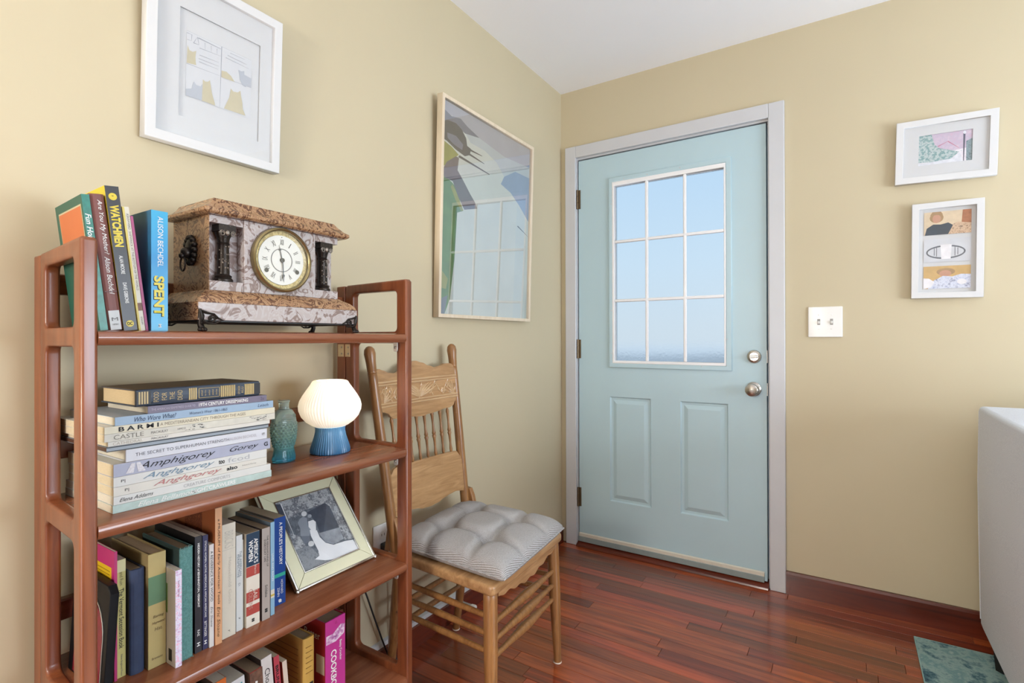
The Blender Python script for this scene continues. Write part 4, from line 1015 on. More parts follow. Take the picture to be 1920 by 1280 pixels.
    def hand(name, a, L, w, dx):
        u_ = Vector((0, math.sin(a), math.cos(a))); r_ = Vector((0, math.cos(a), -math.sin(a))); q = D+Vector((dx,0,0))
        pl_ = [q-r_*.0012, q+u_*(L*.62)-r_*.0008, q+u_*(L*.68)-r_*w, q+u_*(L*.78)-r_*.0008, q+u_*L, q+u_*(L*.78)+r_*.0008, q+u_*(L*.68)+r_*w, q+u_*(L*.62)+r_*.0008, q+r_*.0012]
        v = [tuple(p) for p in pl_] + [tuple(p+Vector((.0007,0,0))) for p in pl_]; n = len(pl_)
        MB().add(v, [tuple(range(n)), tuple(range(n,2*n))]+[(i,(i+1)%n,n+(i+1)%n,n+i) for i in range(n)]).build(name, M('blued_steel', (86,92,98), rough=.35, metal=.7), c)
    hand('hour_hand', math.radians(-13), .034, .0032, .0012); hand('minute_hand', math.radians(176), .050, .0030, .0026)
    MB().lathe([(.0048,0),(.0048,.0038),(.002,.0048)], tuple(D), 16, axis=0).build('hand_boss', M('winding_steel', (70,70,66)), c, smooth=True)
    MB().lathe([(.0648,.0115),(.0648,.0122)], dc, 48, axis=0).build('dial_glass', GLZ, c)
    # feet: paw with scrolled leaf
    for (x, y, sx, sy) in ((XF-.006, YA+.006, 1, 1), (XF-.006, YB_-.006, 1, -1), (XB+.012, YA+.006, -1, 1), (XB+.012, YB_-.006, -1, -1)):
        m = MB()
        for k in range(3): m.ball((x+sx*.008-O.x, y+sy*(k-1)*.005-O.y, 1.1230-O.z), .0042, n=8, k=6)
        m.tube([(x+sx*.006-O.x,y-O.y,1.124-O.z),(x-O.x,y-O.y,1.134-O.z),(x+sx*.005-O.x,y-sy*.001-O.y,1.150-O.z),(x+sx*.007-O.x,y-sy*.004-O.y,1.163-O.z)], [.006,.0055,.006,.0025], 10)
        # leaf along the front with a spiral
        fx = x+sx*.0075
        pts = [(fx-O.x, y+sy*(.019+.0085*math.cos(a)*(1-a/13)) - O.y, 1.1435-O.z+.0085*math.sin(a)*(1-a/13)) for a in [i*.55 for i in range(19)]]
        m.tube(pts, .0017, 6)
        m.tube([(fx-O.x,y-O.y,1.158-O.z),(fx-O.x,y+sy*.010-O.y,1.155-O.z),(fx-O.x,y+sy*.022-O.y,1.1535-O.z),(fx-O.x,y+sy*.030-O.y,1.1455-O.z),(fx-O.x,y+sy*.040-O.y,1.1415-O.z)], [.003,.0026,.002,.002,.001], 6)
        m.tube([(fx-O.x,y-O.y,1.140-O.z),(fx-O.x,y+sy*.010-O.y,1.135-O.z),(fx-O.x,y+sy*.024-O.y,1.1345-O.z),(fx-O.x,y+sy*.036-O.y,1.1405-O.z)], [.003,.0024,.002,.001], 6)
        m.build('foot', BRZ, c, smooth=True, label='dark cast scrolled foot')
    # lion mask with ring on the left end
    m = MB(); lx, lz = .175, 1.288
    m.ball((lx-O.x, yl-.004-O.y, lz-O.z), .026, sc=(.75,.35,1.15)); m.ball((lx-O.x, yl-.013-O.y, lz-.006-O.z), .013, sc=(.9,.9,.9)); m.ball((lx-O.x, yl-.022-O.y, lz-.013-O.z), .006)
    for i in range(14):
        a = 2*PI*i/14; m.ball((lx+.018*math.cos(a)-O.x, yl-.006-O.y, lz+.026*math.sin(a)-O.z), .0065, n=8, k=5)
    o = m.build('lion_mask', BRZ, c, smooth=True, label='dark lion mask')
    MB().tube([(lx+.010*math.cos(2*PI*i/20)-O.x, yl-.020-O.y, lz-.030+.014*math.sin(2*PI*i/20)-O.z) for i in range(20)], .0018, 8, closed=True).build('pull_ring', BRZ, o, smooth=True)
clock()

# ------------------------------------------------------------------ mushroom lamp
def lamp():
    Z = .8062; c = (.168, -1.655)
    t = thing('table_lamp', 'lit mushroom table lamp with ribbed white shade and blue glass base', 'lamp', (c[0], c[1], Z))
    bl, nt, bs = _base('blue_ribbed_glass'); L = nt.links.new
    tc = nt.nodes.new('ShaderNodeTexCoord'); sp = nt.nodes.new('ShaderNodeSeparateXYZ'); mr = nt.nodes.new('ShaderNodeMapRange'); mr.inputs[2].default_value = .07
    rp = nt.nodes.new('ShaderNodeValToRGB'); e = rp.color_ramp.elements
    e[0].color = (*lin((40,92,132)),1); e[1].color = (*lin((104,156,194)),1)
    L(tc.outputs['Object'], sp.inputs[0]); L(sp.outputs['Z'], mr.inputs[0]); L(mr.outputs[0], rp.inputs[0]); L(rp.outputs[0], bs.inputs['Base Color'])
    bs.inputs['Roughness'].default_value = .3; bs.inputs['Subsurface Weight'].default_value = 0.
    base = [(.0470,0),(.0500,.003),(.0500,.010),(.0485,.016),(.0440,.030),(.0395,.045),(.0372,.056),(.0370,.064),(.0385,.069),(.034,.070)]
    MB().lathe(base, n=192, ribs=48, rib=.014).build('lamp_base', bl, t, smooth=True)
    MB().lathe([(.046,0),(.046,.0012)], (0,0,-.0001), 32).build('foot_pad', BLACKM, t)
    sh, nt, bs = _base('opal_ribbed_glass'); L = nt.links.new
    nt.nodes.remove(bs); out = nt.nodes['Material Output']
    tr = nt.nodes.new('ShaderNodeBsdfTranslucent'); tr.inputs[0].default_value = (.94,.92,.87,1)
    df = nt.nodes.new('ShaderNodeBsdfPrincipled'); df.inputs['Base Color'].default_value = (.88,.88,.88,1); df.inputs['Roughness'].default_value = .3
    mx = nt.nodes.new('ShaderNodeMixShader'); mx.inputs[0].default_value = .11
    L(df.outputs[0], mx.inputs[1]); L(tr.outputs[0], mx.inputs[2]); L(mx.outputs[0], out.inputs[0])
    prof = [(.0385,.0695),(.046,.073),(.060,.083),(.071,.096),(.0775,.112),(.0785,.124),(.0755,.137),(.068,.151),(.058,.166),(.049,.179),(.0445,.187),(.041,.1895),(.034,.1895)]
    s = MB()
    n = 240; k = len(prof)
    for (r, h) in prof:
        for i in range(n):
            a = 2*PI*i/n; rr = r*(1+.013*math.cos(60*a)); s.v.append((rr*math.cos(a), rr*math.sin(a), h))
    for j in range(k-1):
        for i in range(n): s.f.append((j*n+i, j*n+(i+1)%n, (j+1)*n+(i+1)%n, (j+1)*n+i)); s.m.append(0)
    s.build('lamp_shade', sh, t, smooth=True)
    me, nt, bs = _base('lit_bulb'); bs.inputs['Base Color'].default_value = (1,1,1,1); bs.inputs['Emission Color'].default_value = (1,.80,.55,1); bs.inputs['Emission Strength'].default_value = 1.6
    MB().ball((0,0,.112), .017, n=16, k=10).build('bulb', me, t, smooth=True)
    MB().lathe([(.009,.069),(.009,.097)], n=16).build('socket', WHITEP, t)
    ld = bpy.data.lights.new('lamp_bulb_light', 'POINT'); ld.energy = .5; ld.color = (1,.82,.58); ld.shadow_soft_size = .02
    o = bpy.data.objects.new('lamp_bulb_light', ld); COL.objects.link(o); o.parent = t; o.location = (0,0,.158)
lamp()

# ------------------------------------------------------------------ fish bottle
def bottle():
    t = thing('glass_bottle', 'green-blue glass bottle shaped like an upright fish, beside the lamp', 'bottle', (.158, -1.783, .8062), (0,0,.15))
    g, nt, bs = _base('sea_green_glass'); L = nt.links.new
    tc = nt.nodes.new('ShaderNodeTexCoord'); sp = nt.nodes.new('ShaderNodeSeparateXYZ'); mr = nt.nodes.new('ShaderNodeMapRange'); mr.inputs[2].default_value = .15
    rp = nt.nodes.new('ShaderNodeValToRGB'); e = rp.color_ramp.elements
    e[0].color = (*lin((50,156,192)),1); e[1].color = (*lin((214,232,220)),1)
    k = e.new(.18); k.color = (*lin((110,190,196)),1); k = e.new(.42); k.color = (*lin((170,214,200)),1); k = e.new(.66); k.color = (*lin((196,224,210)),1)
    L(tc.outputs['Object'], sp.inputs[0]); L(sp.outputs['Z'], mr.inputs[0]); L(mr.outputs[0], rp.inputs[0]); L(rp.outputs[0], bs.inputs['Base Color'])
    bs.inputs['Roughness'].default_value = .04; bs.inputs['Transmission Weight'].default_value = .72; bs.inputs['IOR'].default_value = 1.3
    vo = nt.nodes.new('ShaderNodeTexVoronoi'); vo.inputs['Scale'].default_value = 230; L(tc.outputs['Object'], vo.inputs['Vector'])
    bp = nt.nodes.new('ShaderNodeBump'); bp.inputs['Strength'].default_value = .12; bp.inputs['Distance'].default_value = .001; L(vo.outputs['Distance'], bp.inputs['Height']); L(bp.outputs[0], bs.inputs['Normal'])
    # body: flattened fish, mouth up (neck), tail as the foot; widths in the y direction from the photograph's outline
    prof = [(.022,.0),(.0300,.0015),(.0312,.010),(.0285,.021),(.0262,.031),(.0270,.039),(.0310,.055),(.0330,.072),(.0332,.088),(.0318,.102),(.0280,.115),(.0220,.124),(.0150,.1285)]
    MB().lathe(prof, n=40, sx=.72, sy=1.).build('bottle_body', g, t, smooth=True)
    MB().lathe([(.0128,.126),(.0118,.131),(.0118,.141),(.0122,.144),(.0140,.1455),(.0140,.149),(.0122,.150)], n=28).build('bottle_neck', g, t, smooth=True)
    # scales, fins and the gill as relief
    s = MB()
    def rad(z):
        for (r0,z0),(r1,z1) in zip(prof, prof[1:]):
            if z0 <= z <= z1: return r0+(r1-r0)*(z-z0)/(z1-z0)
        return .02
    for row in range(9):
        z = .040+.0065*row
        for i in range(22):
            a = 2*PI*(i+.5*(row%2))/22; r = rad(z)
            s.ball((.72*r*math.cos(a), r*math.sin(a), z), .0026, n=8, k=5, sc=(.7,.9,1.1))
    o = s.build('fish_scales', g, t, smooth=True); o['kind'] = 'stuff'
    f = MB()
    for q in range(4):
        f.tube([(.72*rad(.100)*.99*math.cos(a), rad(.104-.004*q)*math.sin(a), .112-.005*q-.008*math.cos(a*1.3)) for a in [(-.75+.12*i) for i in range(13)]], .0011, 6)
    for q in range(5):
        a = -.6+q*.3
        f.tube([(.72*rad(.004)*math.cos(a)+.0004, rad(.004)*math.sin(a), .003),(.72*rad(.024)*math.cos(a*.8)+.0004, rad(.024)*math.sin(a*.8), .026)], .0012, 6)
    f.build('fin_ridges', g, t, smooth=True)
    e = MB().ball((.72*.0300*math.cos(.5), .0300*math.sin(.5), .112), .0038, n=12, k=8).build('fish_eye', g, t, smooth=True)
bottle()

# ------------------------------------------------------------------ wedding photo frame
def wedding():
    WED_ = WED
    o = thing('wedding_picture', 'tilted cream and silver photo frame with a black and white wedding photograph', 'photo', (.207, -1.660, .4942))
    # plane of the frame: bottom edge along y at x=.207, leaning back
    up = Vector((-.176, 0, .206)).normalized(); rt = Vector((0,1,0)); n = rt.cross(up)
    W, Hh = .242, .268
    B = Vector((.000,0,.004))
    def fr(u, v, w): return tuple(B + rt*u + up*v + n*w)
    hole = lambda a,b,c,d: [(a,b),(c,b),(c,d),(a,d)]
    CRE = M('cream_enamel', (222,220,188), rough=.3, var=.02); SIL = M('polished_silver', (214,214,210), rough=.2, metal=1., var=.05)
    link('frame_back', panel('frame_back', [hole(-W/2,0,W/2,Hh)], .0035, .001, BLACKM, lambda u,v,w: fr(u,v,w-.006)), o)
    link('silver_rim', panel('silver_rim', [hole(-W/2-.002,-.002,W/2+.002,Hh+.002), hole(-W/2+.004,.004,W/2-.004,Hh-.004)], .0055, .002, SIL, lambda u,v,w: fr(u,v,w)), o, smooth=True)
    i0 = .030
    # four mitred cream border pieces
    a, b_, c, d = -W/2+.004, .004, W/2-.004, Hh-.004
    for q in ([(a,b_),(c,b_),(c-i0,b_+i0),(a+i0,b_+i0)], [(c,b_),(c,d),(c-i0,d-i0),(c-i0,b_+i0)], [(c,d),(a,d),(a+i0,d-i0),(c-i0,d-i0)], [(a,d),(a,b_),(a+i0,b_+i0),(a+i0,d-i0)]):
        cx = sum(p[0] for p in q)/4; cy = sum(p[1] for p in q)/4
        q2 = [(p[0]+(cx-p[0])*.006, p[1]+(cy-p[1])*.006) for p in q]
        v = [fr(p[0],p[1],-.002) for p in q2]+[fr(p[0],p[1],.0035) for p in q2]
        MB().add(v, [(3,2,1,0),(4,5,6,7),(0,1,5,4),(1,2,6,5),(2,3,7,6),(3,0,4,7)]).build('border_piece', CRE, o, bevel=.0006, seg=1)
    link('inner_rim', panel('inner_rim', [hole(a+i0,b_+i0,c-i0,d-i0), hole(a+i0+.003,b_+i0+.003,c-i0-.003,d-i0-.003)], .0045, .0012, SIL, lambda u,v,w: fr(u,v,w+.001)), o, smooth=True)
    for (u, v) in ((-W/2,0),(W/2,0),(W/2,Hh),(-W/2,Hh)):
        m = MB().ball((0,0,0), .006, n=10, k=6)
        m.v = [fr(u+p[0]*.95, v+p[1]*.95, .003+p[2]*.7) for p in m.v]; m.build('corner_rosette', SIL, o, smooth=True)
    mats = dict(leaf=SPECKLE('photo_leaves', [(60,66,76),(190,194,198),(84,90,100),(222,224,226)], 55.), dark=M('photo_dark', (70,78,92), rough=.4, var=.2, scale=40), path=M('photo_path', (150,156,164), rough=.4, var=.2, scale=60), grass=SPECKLE('photo_grass', [(84,90,100),(140,146,152),(104,110,118)], 90.), white=M('photo_white', (236,238,240), rough=.4, var=.03), legs=M('photo_grey', (112,120,132), rough=.4), suit=M('photo_suit', (140,148,158), rough=.4, var=.06), hair=M('photo_light', (212,214,216), rough=.4, var=.08, scale=90))
    u0, v0, u1, v1 = a+i0, b_+i0, c-i0, d-i0
    prints('photograph', WED_, mats, o, fr(u0,v0,.0005), tuple(rt), tuple(up), u1-u0, v1-v0, SPECKLE('photo_mid', [(64,72,84),(110,118,128),(80,88,98),(160,166,172)], 45.), step=.00003)
    MB().add([fr(u0,v0,.0032),fr(u1,v0,.0032),fr(u1,v1,.0032),fr(u0,v1,.0032)], [(0,1,2,3)]).build('frame_glass', GLZ, o)
    # easel strut
    MB().add([fr(-.02,.20,-.010),fr(.02,.20,-.010),(-.150,.02,.001),(-.150,-.02,.001),fr(-.02,.20,-.013),fr(.02,.20,-.013),(-.154,.02,.001),(-.154,-.02,.001)], [(0,1,2,3),(4,5,6,7),(0,1,5,4),(1,2,6,5),(2,3,7,6),(3,0,4,7)]).build('easel_back', BLACKM, o)
wedding()

# ------------------------------------------------------------------ pressed-back chair
def lerp(a, b, t): return tuple(a[i]+(b[i]-a[i])*t for i in range(len(a)))
def turned(a, b, prof, n=12):
    """turned bar from a to b; prof = list of (fraction, radius)"""
    return MB().tube([lerp(a, b, f) for f, r in prof], [r for f, r in prof], n)
def chair():
    O = Vector((.29, -1.18, 0))
    c = thing('dining_chair', 'oak dining chair with a carved crest rail and turned spindles by the bookcase', 'chair', O)
    P = lambda p: (p[0]-O.x, p[1]-O.y, p[2]-O.z)
    def T(a, b, prof, name, mat=OAK, n=12): return turned(P(a), P(b), prof, n).build(name, mat, c, smooth=True)
    ZT = .436
    FL, FR, RR, RL = (.516,-1.405), (.487,-.940), (.085,-.985), (.100,-1.375)
    # seat board with softened corners
    def rounded(q, r=.02, n=4):
        out = []
        for i in range(4):
            p0, p1, p2 = Vector(q[i-1]), Vector(q[i]), Vector(q[(i+1)%4])
            a = p1+(p0-p1).normalized()*r; b = p1+(p2-p1).normalized()*r
            for k in range(n+1):
                t = k/n; out.append(tuple((1-t)**2*a+2*t*(1-t)*p1+t*t*b))
        return out
    link('seat', panel('seat', [rounded([FL,FR,RR,RL])], .015, .009, OAKY, lambda u,v,w: (u-O.x, v-O.y, ZT-.015+w)), c, smooth=True)
    # scalloped apron under the front edge
    a0, a1 = Vector((.505,-1.365)), Vector((.479,-.985)); L = (a1-a0).length; d = (a1-a0).normalized()
    top = [(0,.0),(L,.0)]; bot = []
    for i in range(41):
        f = i/40; x = L*(1-f)
        z = -.012-.022*(.5-.5*math.cos(2*PI*f)) - .007*math.sin(2*PI*f*3)**2
        bot.append((x, z))
    me = panel('apron', [top+bot], .009, .002, OAKY, lambda u,v,w: (a0.x+d.x*u+w-O.x-.006, a0.y+d.y*u-O.y, ZT-.0295+v)); link('apron', me, c, smooth=True)
    # legs
    legp = [(0,.0165),(.012,.0195),(.05,.0200),(.45,.0195),(.75,.0155),(.96,.0125),(1,.0125)]
    T((.488,-1.378,.408), (.505,-1.398,.003), legp, 'leg', n=16); T((.462,-.968,.408), (.482,-.972,.003), legp, 'leg', n=16)
    rl = [(.118,-1.352,.408),(.105,-1.350,.30),(.080,-1.342,.15),(.045,-1.322,.003)]
    rr = [(.105,-1.012,.408),(.100,-1.010,.30),(.086,-1.004,.15),(.062,-.999,.003)]
    for q in (rl, rr): MB().tube([P(p) for p in q], [.0175,.018,.016,.0125], 14).build('leg', OAK, c, smooth=True)
    GL = M('nylon_glide', (214,196,180), rough=.4)
    for p in ((.505,-1.398),(.482,-.972),(.045,-1.322),(.062,-.999)):
        MB().lathe([(.0125,0),(.0145,.002),(.0125,.005)], P((p[0],p[1],0)), 16).build('glide', GL, c, smooth=True)
    # stretchers
    fs = [(0,.0075),(.2,.0085),(.38,.0125),(.5,.0150),(.62,.0125),(.8,.0085),(1,.0075)]
    for zl, zr in ((.321,.311),(.272,.263),(.226,.216)): T((.494,-1.380,zl), (.468,-.968,zr), fs, 'stretcher')
    ss = [(0,.0075),(.5,.0095),(1,.0075)]
    for z in (.341,.293,.244):
        T((.493,-1.382,z), (.104,-1.350,z-.006), ss, 'stretcher'); T((.468,-.970,z), (.102,-1.010,z-.006), ss, 'stretcher')
    for z in (.245,.182): T((.098,-1.348,z), (.096,-1.010,z), ss, 'stretcher')
    # back posts with round tops
    LB, LT = Vector((.126,-1.372,.40)), Vector((.058,-1.424,1.082)); RB, RT_ = Vector((.122,-1.006,.40)), Vector((.056,-1.018,1.086))
    LBm = Vector((.128,-1.366,.56)); RBm = Vector((.124,-1.026,.56))
    pp = [(0,.0150),(.1,.0165),(.5,.0165),(.84,.0150),(.865,.0142),(.868,.0150),(.872,.0138),(.876,.0150),(.880,.0138),(.885,.0148),(.93,.0160),(.965,.0185),(.985,.0160),(.997,.0090),(1,.002)]
    for B_, T_ in ((LB, LT), (RB, RT_)): T(tuple(B_), tuple(T_), pp, 'back_post', n=16)
    # knuckle brackets where the posts meet the seat
    for y, s in ((-1.378,-1),(-.990,1)):
        me = panel('seat_bracket', [[(.085,.438),(.175,.438),(.168,.460),(.150,.480),(.140,.520),(.128,.545),(.105,.548)]], .010, .004, OAK, lambda u,v,w: (u-O.x, y+w-O.y, v)); link('seat_bracket', me, c, smooth=True)
    # the curved plane of the back: x as a function of height
    def xb(z): return .122-(z-.45)*.098
    def yl(z): return -1.372-(z-.45)*.080
    def yr(z): return -1.008-(z-.45)*.018
    def interp(tab, f):
        tab = sorted(tab)
        for (f0, z0), (f1, z1) in zip(tab, tab[1:]):
            if f0 <= f <= f1:
                t = (f-f0)/(f1-f0+1e-9); t = t*t*(3-2*t); return z0+(z1-z0)*t
        return tab[-1][1]
    def fr_back(f, v, w, bow=.010):
        y = yl(v)+(yr(v)-yl(v))*f
        return (xb(v)-bow*math.sin(PI*max(0,min(1,f)))+w-O.x, y-O.y, v)
    def board(name, top, bot, half):
        """shaped board between the posts, gently bowed backwards"""
        n, m = 64, 8; b = MB()
        for s in (1, -1):
            for i in range(n+1):
                f = i/n; z0, z1 = interp(bot, f), interp(top, f)
                for j in range(m+1):
                    t = j/m; w = half*(1-.35*abs(2*t-1)**10)
                    b.v.append(fr_back(f, z0+(z1-z0)*t, s*w))
        k = (n+1)*(m+1)
        for i in range(n):
            for j in range(m):
                q = (i*(m+1)+j, (i+1)*(m+1)+j, (i+1)*(m+1)+j+1, i*(m+1)+j+1); b.f += [q, tuple(k+x for x in q[::-1])]; b.m += [0,0]
        for i in range(n):
            for j in (0, m): b.f.append((i*(m+1)+j, k+i*(m+1)+j, k+(i+1)*(m+1)+j, (i+1)*(m+1)+j)); b.m.append(0)
        for i in (0, n):
            for j in range(m): b.f.append((i*(m+1)+j, k+i*(m+1)+j, k+i*(m+1)+j+1, i*(m+1)+j+1)); b.m.append(0)
        return b.mesh(name, OAKY)
    crest_top = [(0,.988),(.015,1.003),(.05,1.010),(.10,1.004),(.16,.995),(.24,.992),(.32,.999),(.38,1.014),(.44,1.026),(.50,1.029),(.58,1.022),(.66,1.010),(.74,1.002),(.80,1.006),(.88,1.014),(.94,1.014),(1,1.001)]
    crest_bot = [(1,.882),(.955,.872),(.93,.858),(.87,.852),(.80,.852),(.74,.846),(.62,.842),(.50,.838),(.38,.842),(.26,.846),(.20,.846),(.155,.846),(.13,.852),(.10,.866),(.05,.872),(0,.872)]
    cr = link('crest_rail', board('crest_rail', crest_top, crest_bot, .009), c, smooth=True, label='pale oak crest rail with pressed leaf carving')
    # beads and pressed carving
    CARV = WOOD('oak_sheen_relief', (176,140,98), (212,180,138), axis=1, rough=.28, grain=50, coat=.3)  # paler tone puts the gloss sheen of the carved band into the colour
    def onb(f, z, w=.0092): return fr_back(f, z, w)
    for z0, z1 in ((.966,.969),(.957,.960),(.898,.901),(.889,.892)):
        MB().tube([onb(f/16*.98+.01, z0+(z1-z0)*f/16) for f in range(17)], .0032, 8).build('bead', CARV, cr, smooth=True)
    cv = MB()
    for s in (-1, 1):
        base = (.5, .905)
        for k in range(5):
            ang = .35+.28*k
            pts = []
            for i in range(8):
                t = i/7; r = (.02+.20*t)*(1-.08*k)
                pts.append(onb(.5+s*r*math.cos(ang*(1-.35*t))*1.05, .906+ .045*math.sin(ang+.5*t)*t**.7, .0095))
            cv.tube(pts, [.0014,.0030,.0042,.0046,.0042,.0032,.0020,.0010], 6)
        for k in range(3):
            cx, cz = .5+s*(.30+.055*k), (.915,.936,.912)[k]
            pts = [onb(cx+s*.020*math.cos(a)*(1-a/12), cz+.012*math.sin(a)*(1-a/12), .0095) for a in [i*.6 for i in range(15)]]
            cv.tube(pts, .0024, 6)
        for k in range(5):
            f0 = .5+s*.45; 
            pts = [onb(f0-s*.10*t*math.cos(.3*k), .900+.052*t*math.sin(.25+.3*k), .0095) for t in (0,.3,.6,.85,1)]
            cv.tube(pts, [.0010,.0026,.0036,.0028,.0010], 6)
    # a vine running along the pressed band
    cv.tube([onb(.03+.94*i/60, .929+.016*math.sin(i*.62), .0092) for i in range(61)], .0020, 6)
    for i in range(22):
        f = .05+.90*i/21; z = .929+.016*math.sin((f-.03)/.94*60*.62); s = 1 if i % 2 else -1
        cv.tube([onb(f+.020*t, z+s*(.004+.013*t), .0090) for t in (0,.35,.7,1)], [.0012,.0036,.0034,.0008], 6)
    cv.build('carved_leaves', CARV, cr, smooth=True)
    low_top = [(0,.672),(.04,.674),(.09,.690),(.13,.6925),(.87,.6925),(.92,.690),(.955,.674),(1,.666)]
    low_bot = [(1,.538),(.93,.545),(.86,.549),(.78,.546),(.70,.541),(.60,.532),(.50,.529),(.40,.532),(.30,.541),(.22,.546),(.14,.549),(.07,.545),(0,.538)]
    link('lower_splat', board('lower_splat', low_top, low_bot, .008), c, smooth=True)
    # eight turned spindles
    sp = [(0,.0030),(.03,.0052),(.08,.0066),(.12,.0052),(.30,.0038),(.44,.0050),(.50,.0072),(.53,.0052),(.56,.0074),(.62,.0050),(.80,.0038),(.93,.0056),(.97,.0050),(1,.0030)]
    for i in range(8):
        f = .14+.72*i/7
        a = fr_back(f, .851, 0); b = fr_back(f, .691, 0)
        turned(a, b, sp, 10).build('spindle', OAK, c, smooth=True)
    # ------- cushion lies on the seat: a thing of its own
    CU = FABRIC('grey_chevron_knit', (120,113,104), (228,229,232), 1150., mixw=.5, bump=.9)
    q = [(.108,-1.362),(.540,-1.388),(.500,-.958),(.070,-.958)]     # rear-left, front-left, front-right, rear-right
    cu = MB(); N = 56
    tufts = [(.30,.30),(.70,.30),(.30,.70),(.70,.70)]
    tz = .4365
    def pos(u, v):   # u across (left->right), v rear->front ; pinched between the corners
        uu = u; vv = v
        a = lerp(lerp(q[0], q[1], vv), lerp(q[3], q[2], vv), uu)
        return a
    def edge(u, v):
        e = (1-abs(2*u-1)**9)*(1-abs(2*v-1)**9); return max(0., e)**.45
    def hgt(u, v):
        h = (.046+.016*math.sin(PI*u)*math.sin(PI*v))*edge(u, v)
        d = 0.
        for (a, b) in tufts:
            r2 = (u-a)**2+(v-b)**2; d += .040*math.exp(-r2/.0055)
        # creases joining the tufts and running out to the rim
        for a in (.30,.70):
            d += .020*math.exp(-((u-a)/.032)**2)*(.35+.65*math.exp(-((v-.5)/.42)**4)); d += .020*math.exp(-((v-a)/.032)**2)*(.35+.65*math.exp(-((u-.5)/.42)**4))
        return max(.004*edge(u,v), h-min(d, .046))
    for side in (0, 1):
        for j in range(N+1):
            for i in range(N+1):
                u, v = i/N, j/N; x, y = pos(u, v)
                k = .92+.08*edge(u,v)
                z = tz+.020+hgt(u,v) if side == 0 else tz+.020-.0185*min(1., edge(u,v)*1.35)
                cu.v.append((x-.30, y+1.17, z-tz))
    for side in (0, 1):
        o = side*(N+1)**2
        for j in range(N):
            for i in range(N):
                f = (o+j*(N+1)+i, o+j*(N+1)+i+1, o+(j+1)*(N+1)+i+1, o+(j+1)*(N+1)+i); cu.f.append(f if side == 0 else f[::-1]); cu.m.append(0)
    me = cu.mesh('seat_cushion', CU)
    bm = bmesh.new(); bm.from_mesh(me); bmesh.ops.remove_doubles(bm, verts=bm.verts, dist=2e-5); bmesh.ops.recalc_face_normals(bm, faces=bm.faces); bm.to_mesh(me); bm.free()
    cs = thing('seat_cushion', 'grey tufted knit cushion lying on the oak chair seat', 'cushion', (.30,-1.17,tz))
    link('cushion_body', me, cs, smooth=True, angle=80)
    rim = []
    for (i0, i1) in ((0,1),(1,2),(2,3),(3,0)):
        for k in range(10): a = lerp(q[i0], q[i1], k/10); rim.append((a[0]-.30, a[1]+1.17, .0200))
    MB().tube(rim, .0026, 6, closed=True).build('edge_seam', CU, cs, smooth=True)
    for (a, b) in tufts:
        x, y = pos(a, b); MB().ball((x-.30, y+1.17, .021+hgt(a,b)), .006, sc=(1,1,.4), n=10, k=6).build('tuft_button', CU, cs, smooth=True)
chair()

# ------------------------------------------------------------------ sofa and rug
def sofa():
    F = FABRIC('grey_linen_weave', (194,200,213), (231,236,244), 700., mixw=.97, bump=.3)
    O = Vector((2.6, -.55, 0))
    s = thing('sofa', 'light grey fabric sofa standing on the teal rug at the right edge', 'sofa', O)
    def box(name, a, b, bev, mat=F): return MB().box((a[0]-O.x,a[1]-O.y,a[2]), (b[0]-O.x,b[1]-O.y,b[2])).build(name, mat, s, bevel=bev, seg=4)
    # near arm: slightly tapering towards the foot
    v = []
    for z, ix, iy in ((.072,.010,.012),(.10,.002,.004),(.60,-.004,0),(.862,0,0)):
        v += [(1.709+ix-O.x,-.100-iy-O.y,z),(1.709+ix-O.x,-.98+iy-O.y,z),(1.87-O.x,-.98+iy-O.y,z),(1.87-O.x,-.100-iy-O.y,z)]
    f = [(3,2,1,0),(12,13,14,15)]
    for k in range(3):
        for i in range(4):
            j = (i+1) % 4; f.append((4*k+i,4*k+j,4*k+4+j,4*k+4+i))
    MB().add(v, f).build('arm', F, s, bevel=.014, seg=4)
    pts = [(1.713-O.x,-.104-O.y,.11),(1.708-O.x,-.102-O.y,.60),(1.712-O.x,-.104-O.y,.845),(1.720-O.x,-.115-O.y,.858),(1.716-O.x,-.30-O.y,.857),(1.716-O.x,-.97-O.y,.857)]
    MB().tube(pts, .0028, 6).build('arm_piping', F, s, smooth=True)
    box('back', (1.872,-.34,.16), (3.55,-.10,.85), .03); box('seat_base', (1.872,-.96,.12), (3.55,-.342,.30), .015)
    for x in (1.876, 2.715): box('seat_cushion', (x,-.97,.302), (x+.83,-.345,.46), .035)
    for x in (1.885, 2.72):
        m = MB().box((x-O.x,-.56-O.y,.462),(x+.82-O.x,-.345-O.y,.93)); m.build('back_cushion', F, s, bevel=.05, seg=4)
    box('arm', (3.552,-.98,.072), (3.71,-.10,.862), .014)
    LG = M('black_wood_leg', (26,22,20), rough=.4)
    for x, y in ((1.742,-.245),(1.742,-.90),(3.66,-.245),(3.66,-.90)):
        MB().lathe([(.016,0.0075),(.022,.074)], (x-O.x,y-O.y,0), 4).build('leg', LG, s)
sofa()
def rug():
    T = SPECKLE('teal_distressed_rug', [(20,44,62),(74,112,122),(150,178,174),(112,150,152),(176,196,190)], 14., .95, detail=10)
    r = MB().box((1.521,-2.2,0.0003),(3.9,-.140,.007)).build('rug', T, bevel=.002); tag(r, 'teal and grey distressed rug with a bound edge under the sofa', 'rug')
    MB().tube([(1.522,-2.19,.0045),(1.522,-.141,.0045),(3.89,-.141,.0045)], .0034, 6).build('rug_binding', M('rug_edge', (150,184,180), rough=.9, var=.05), r)
rug()

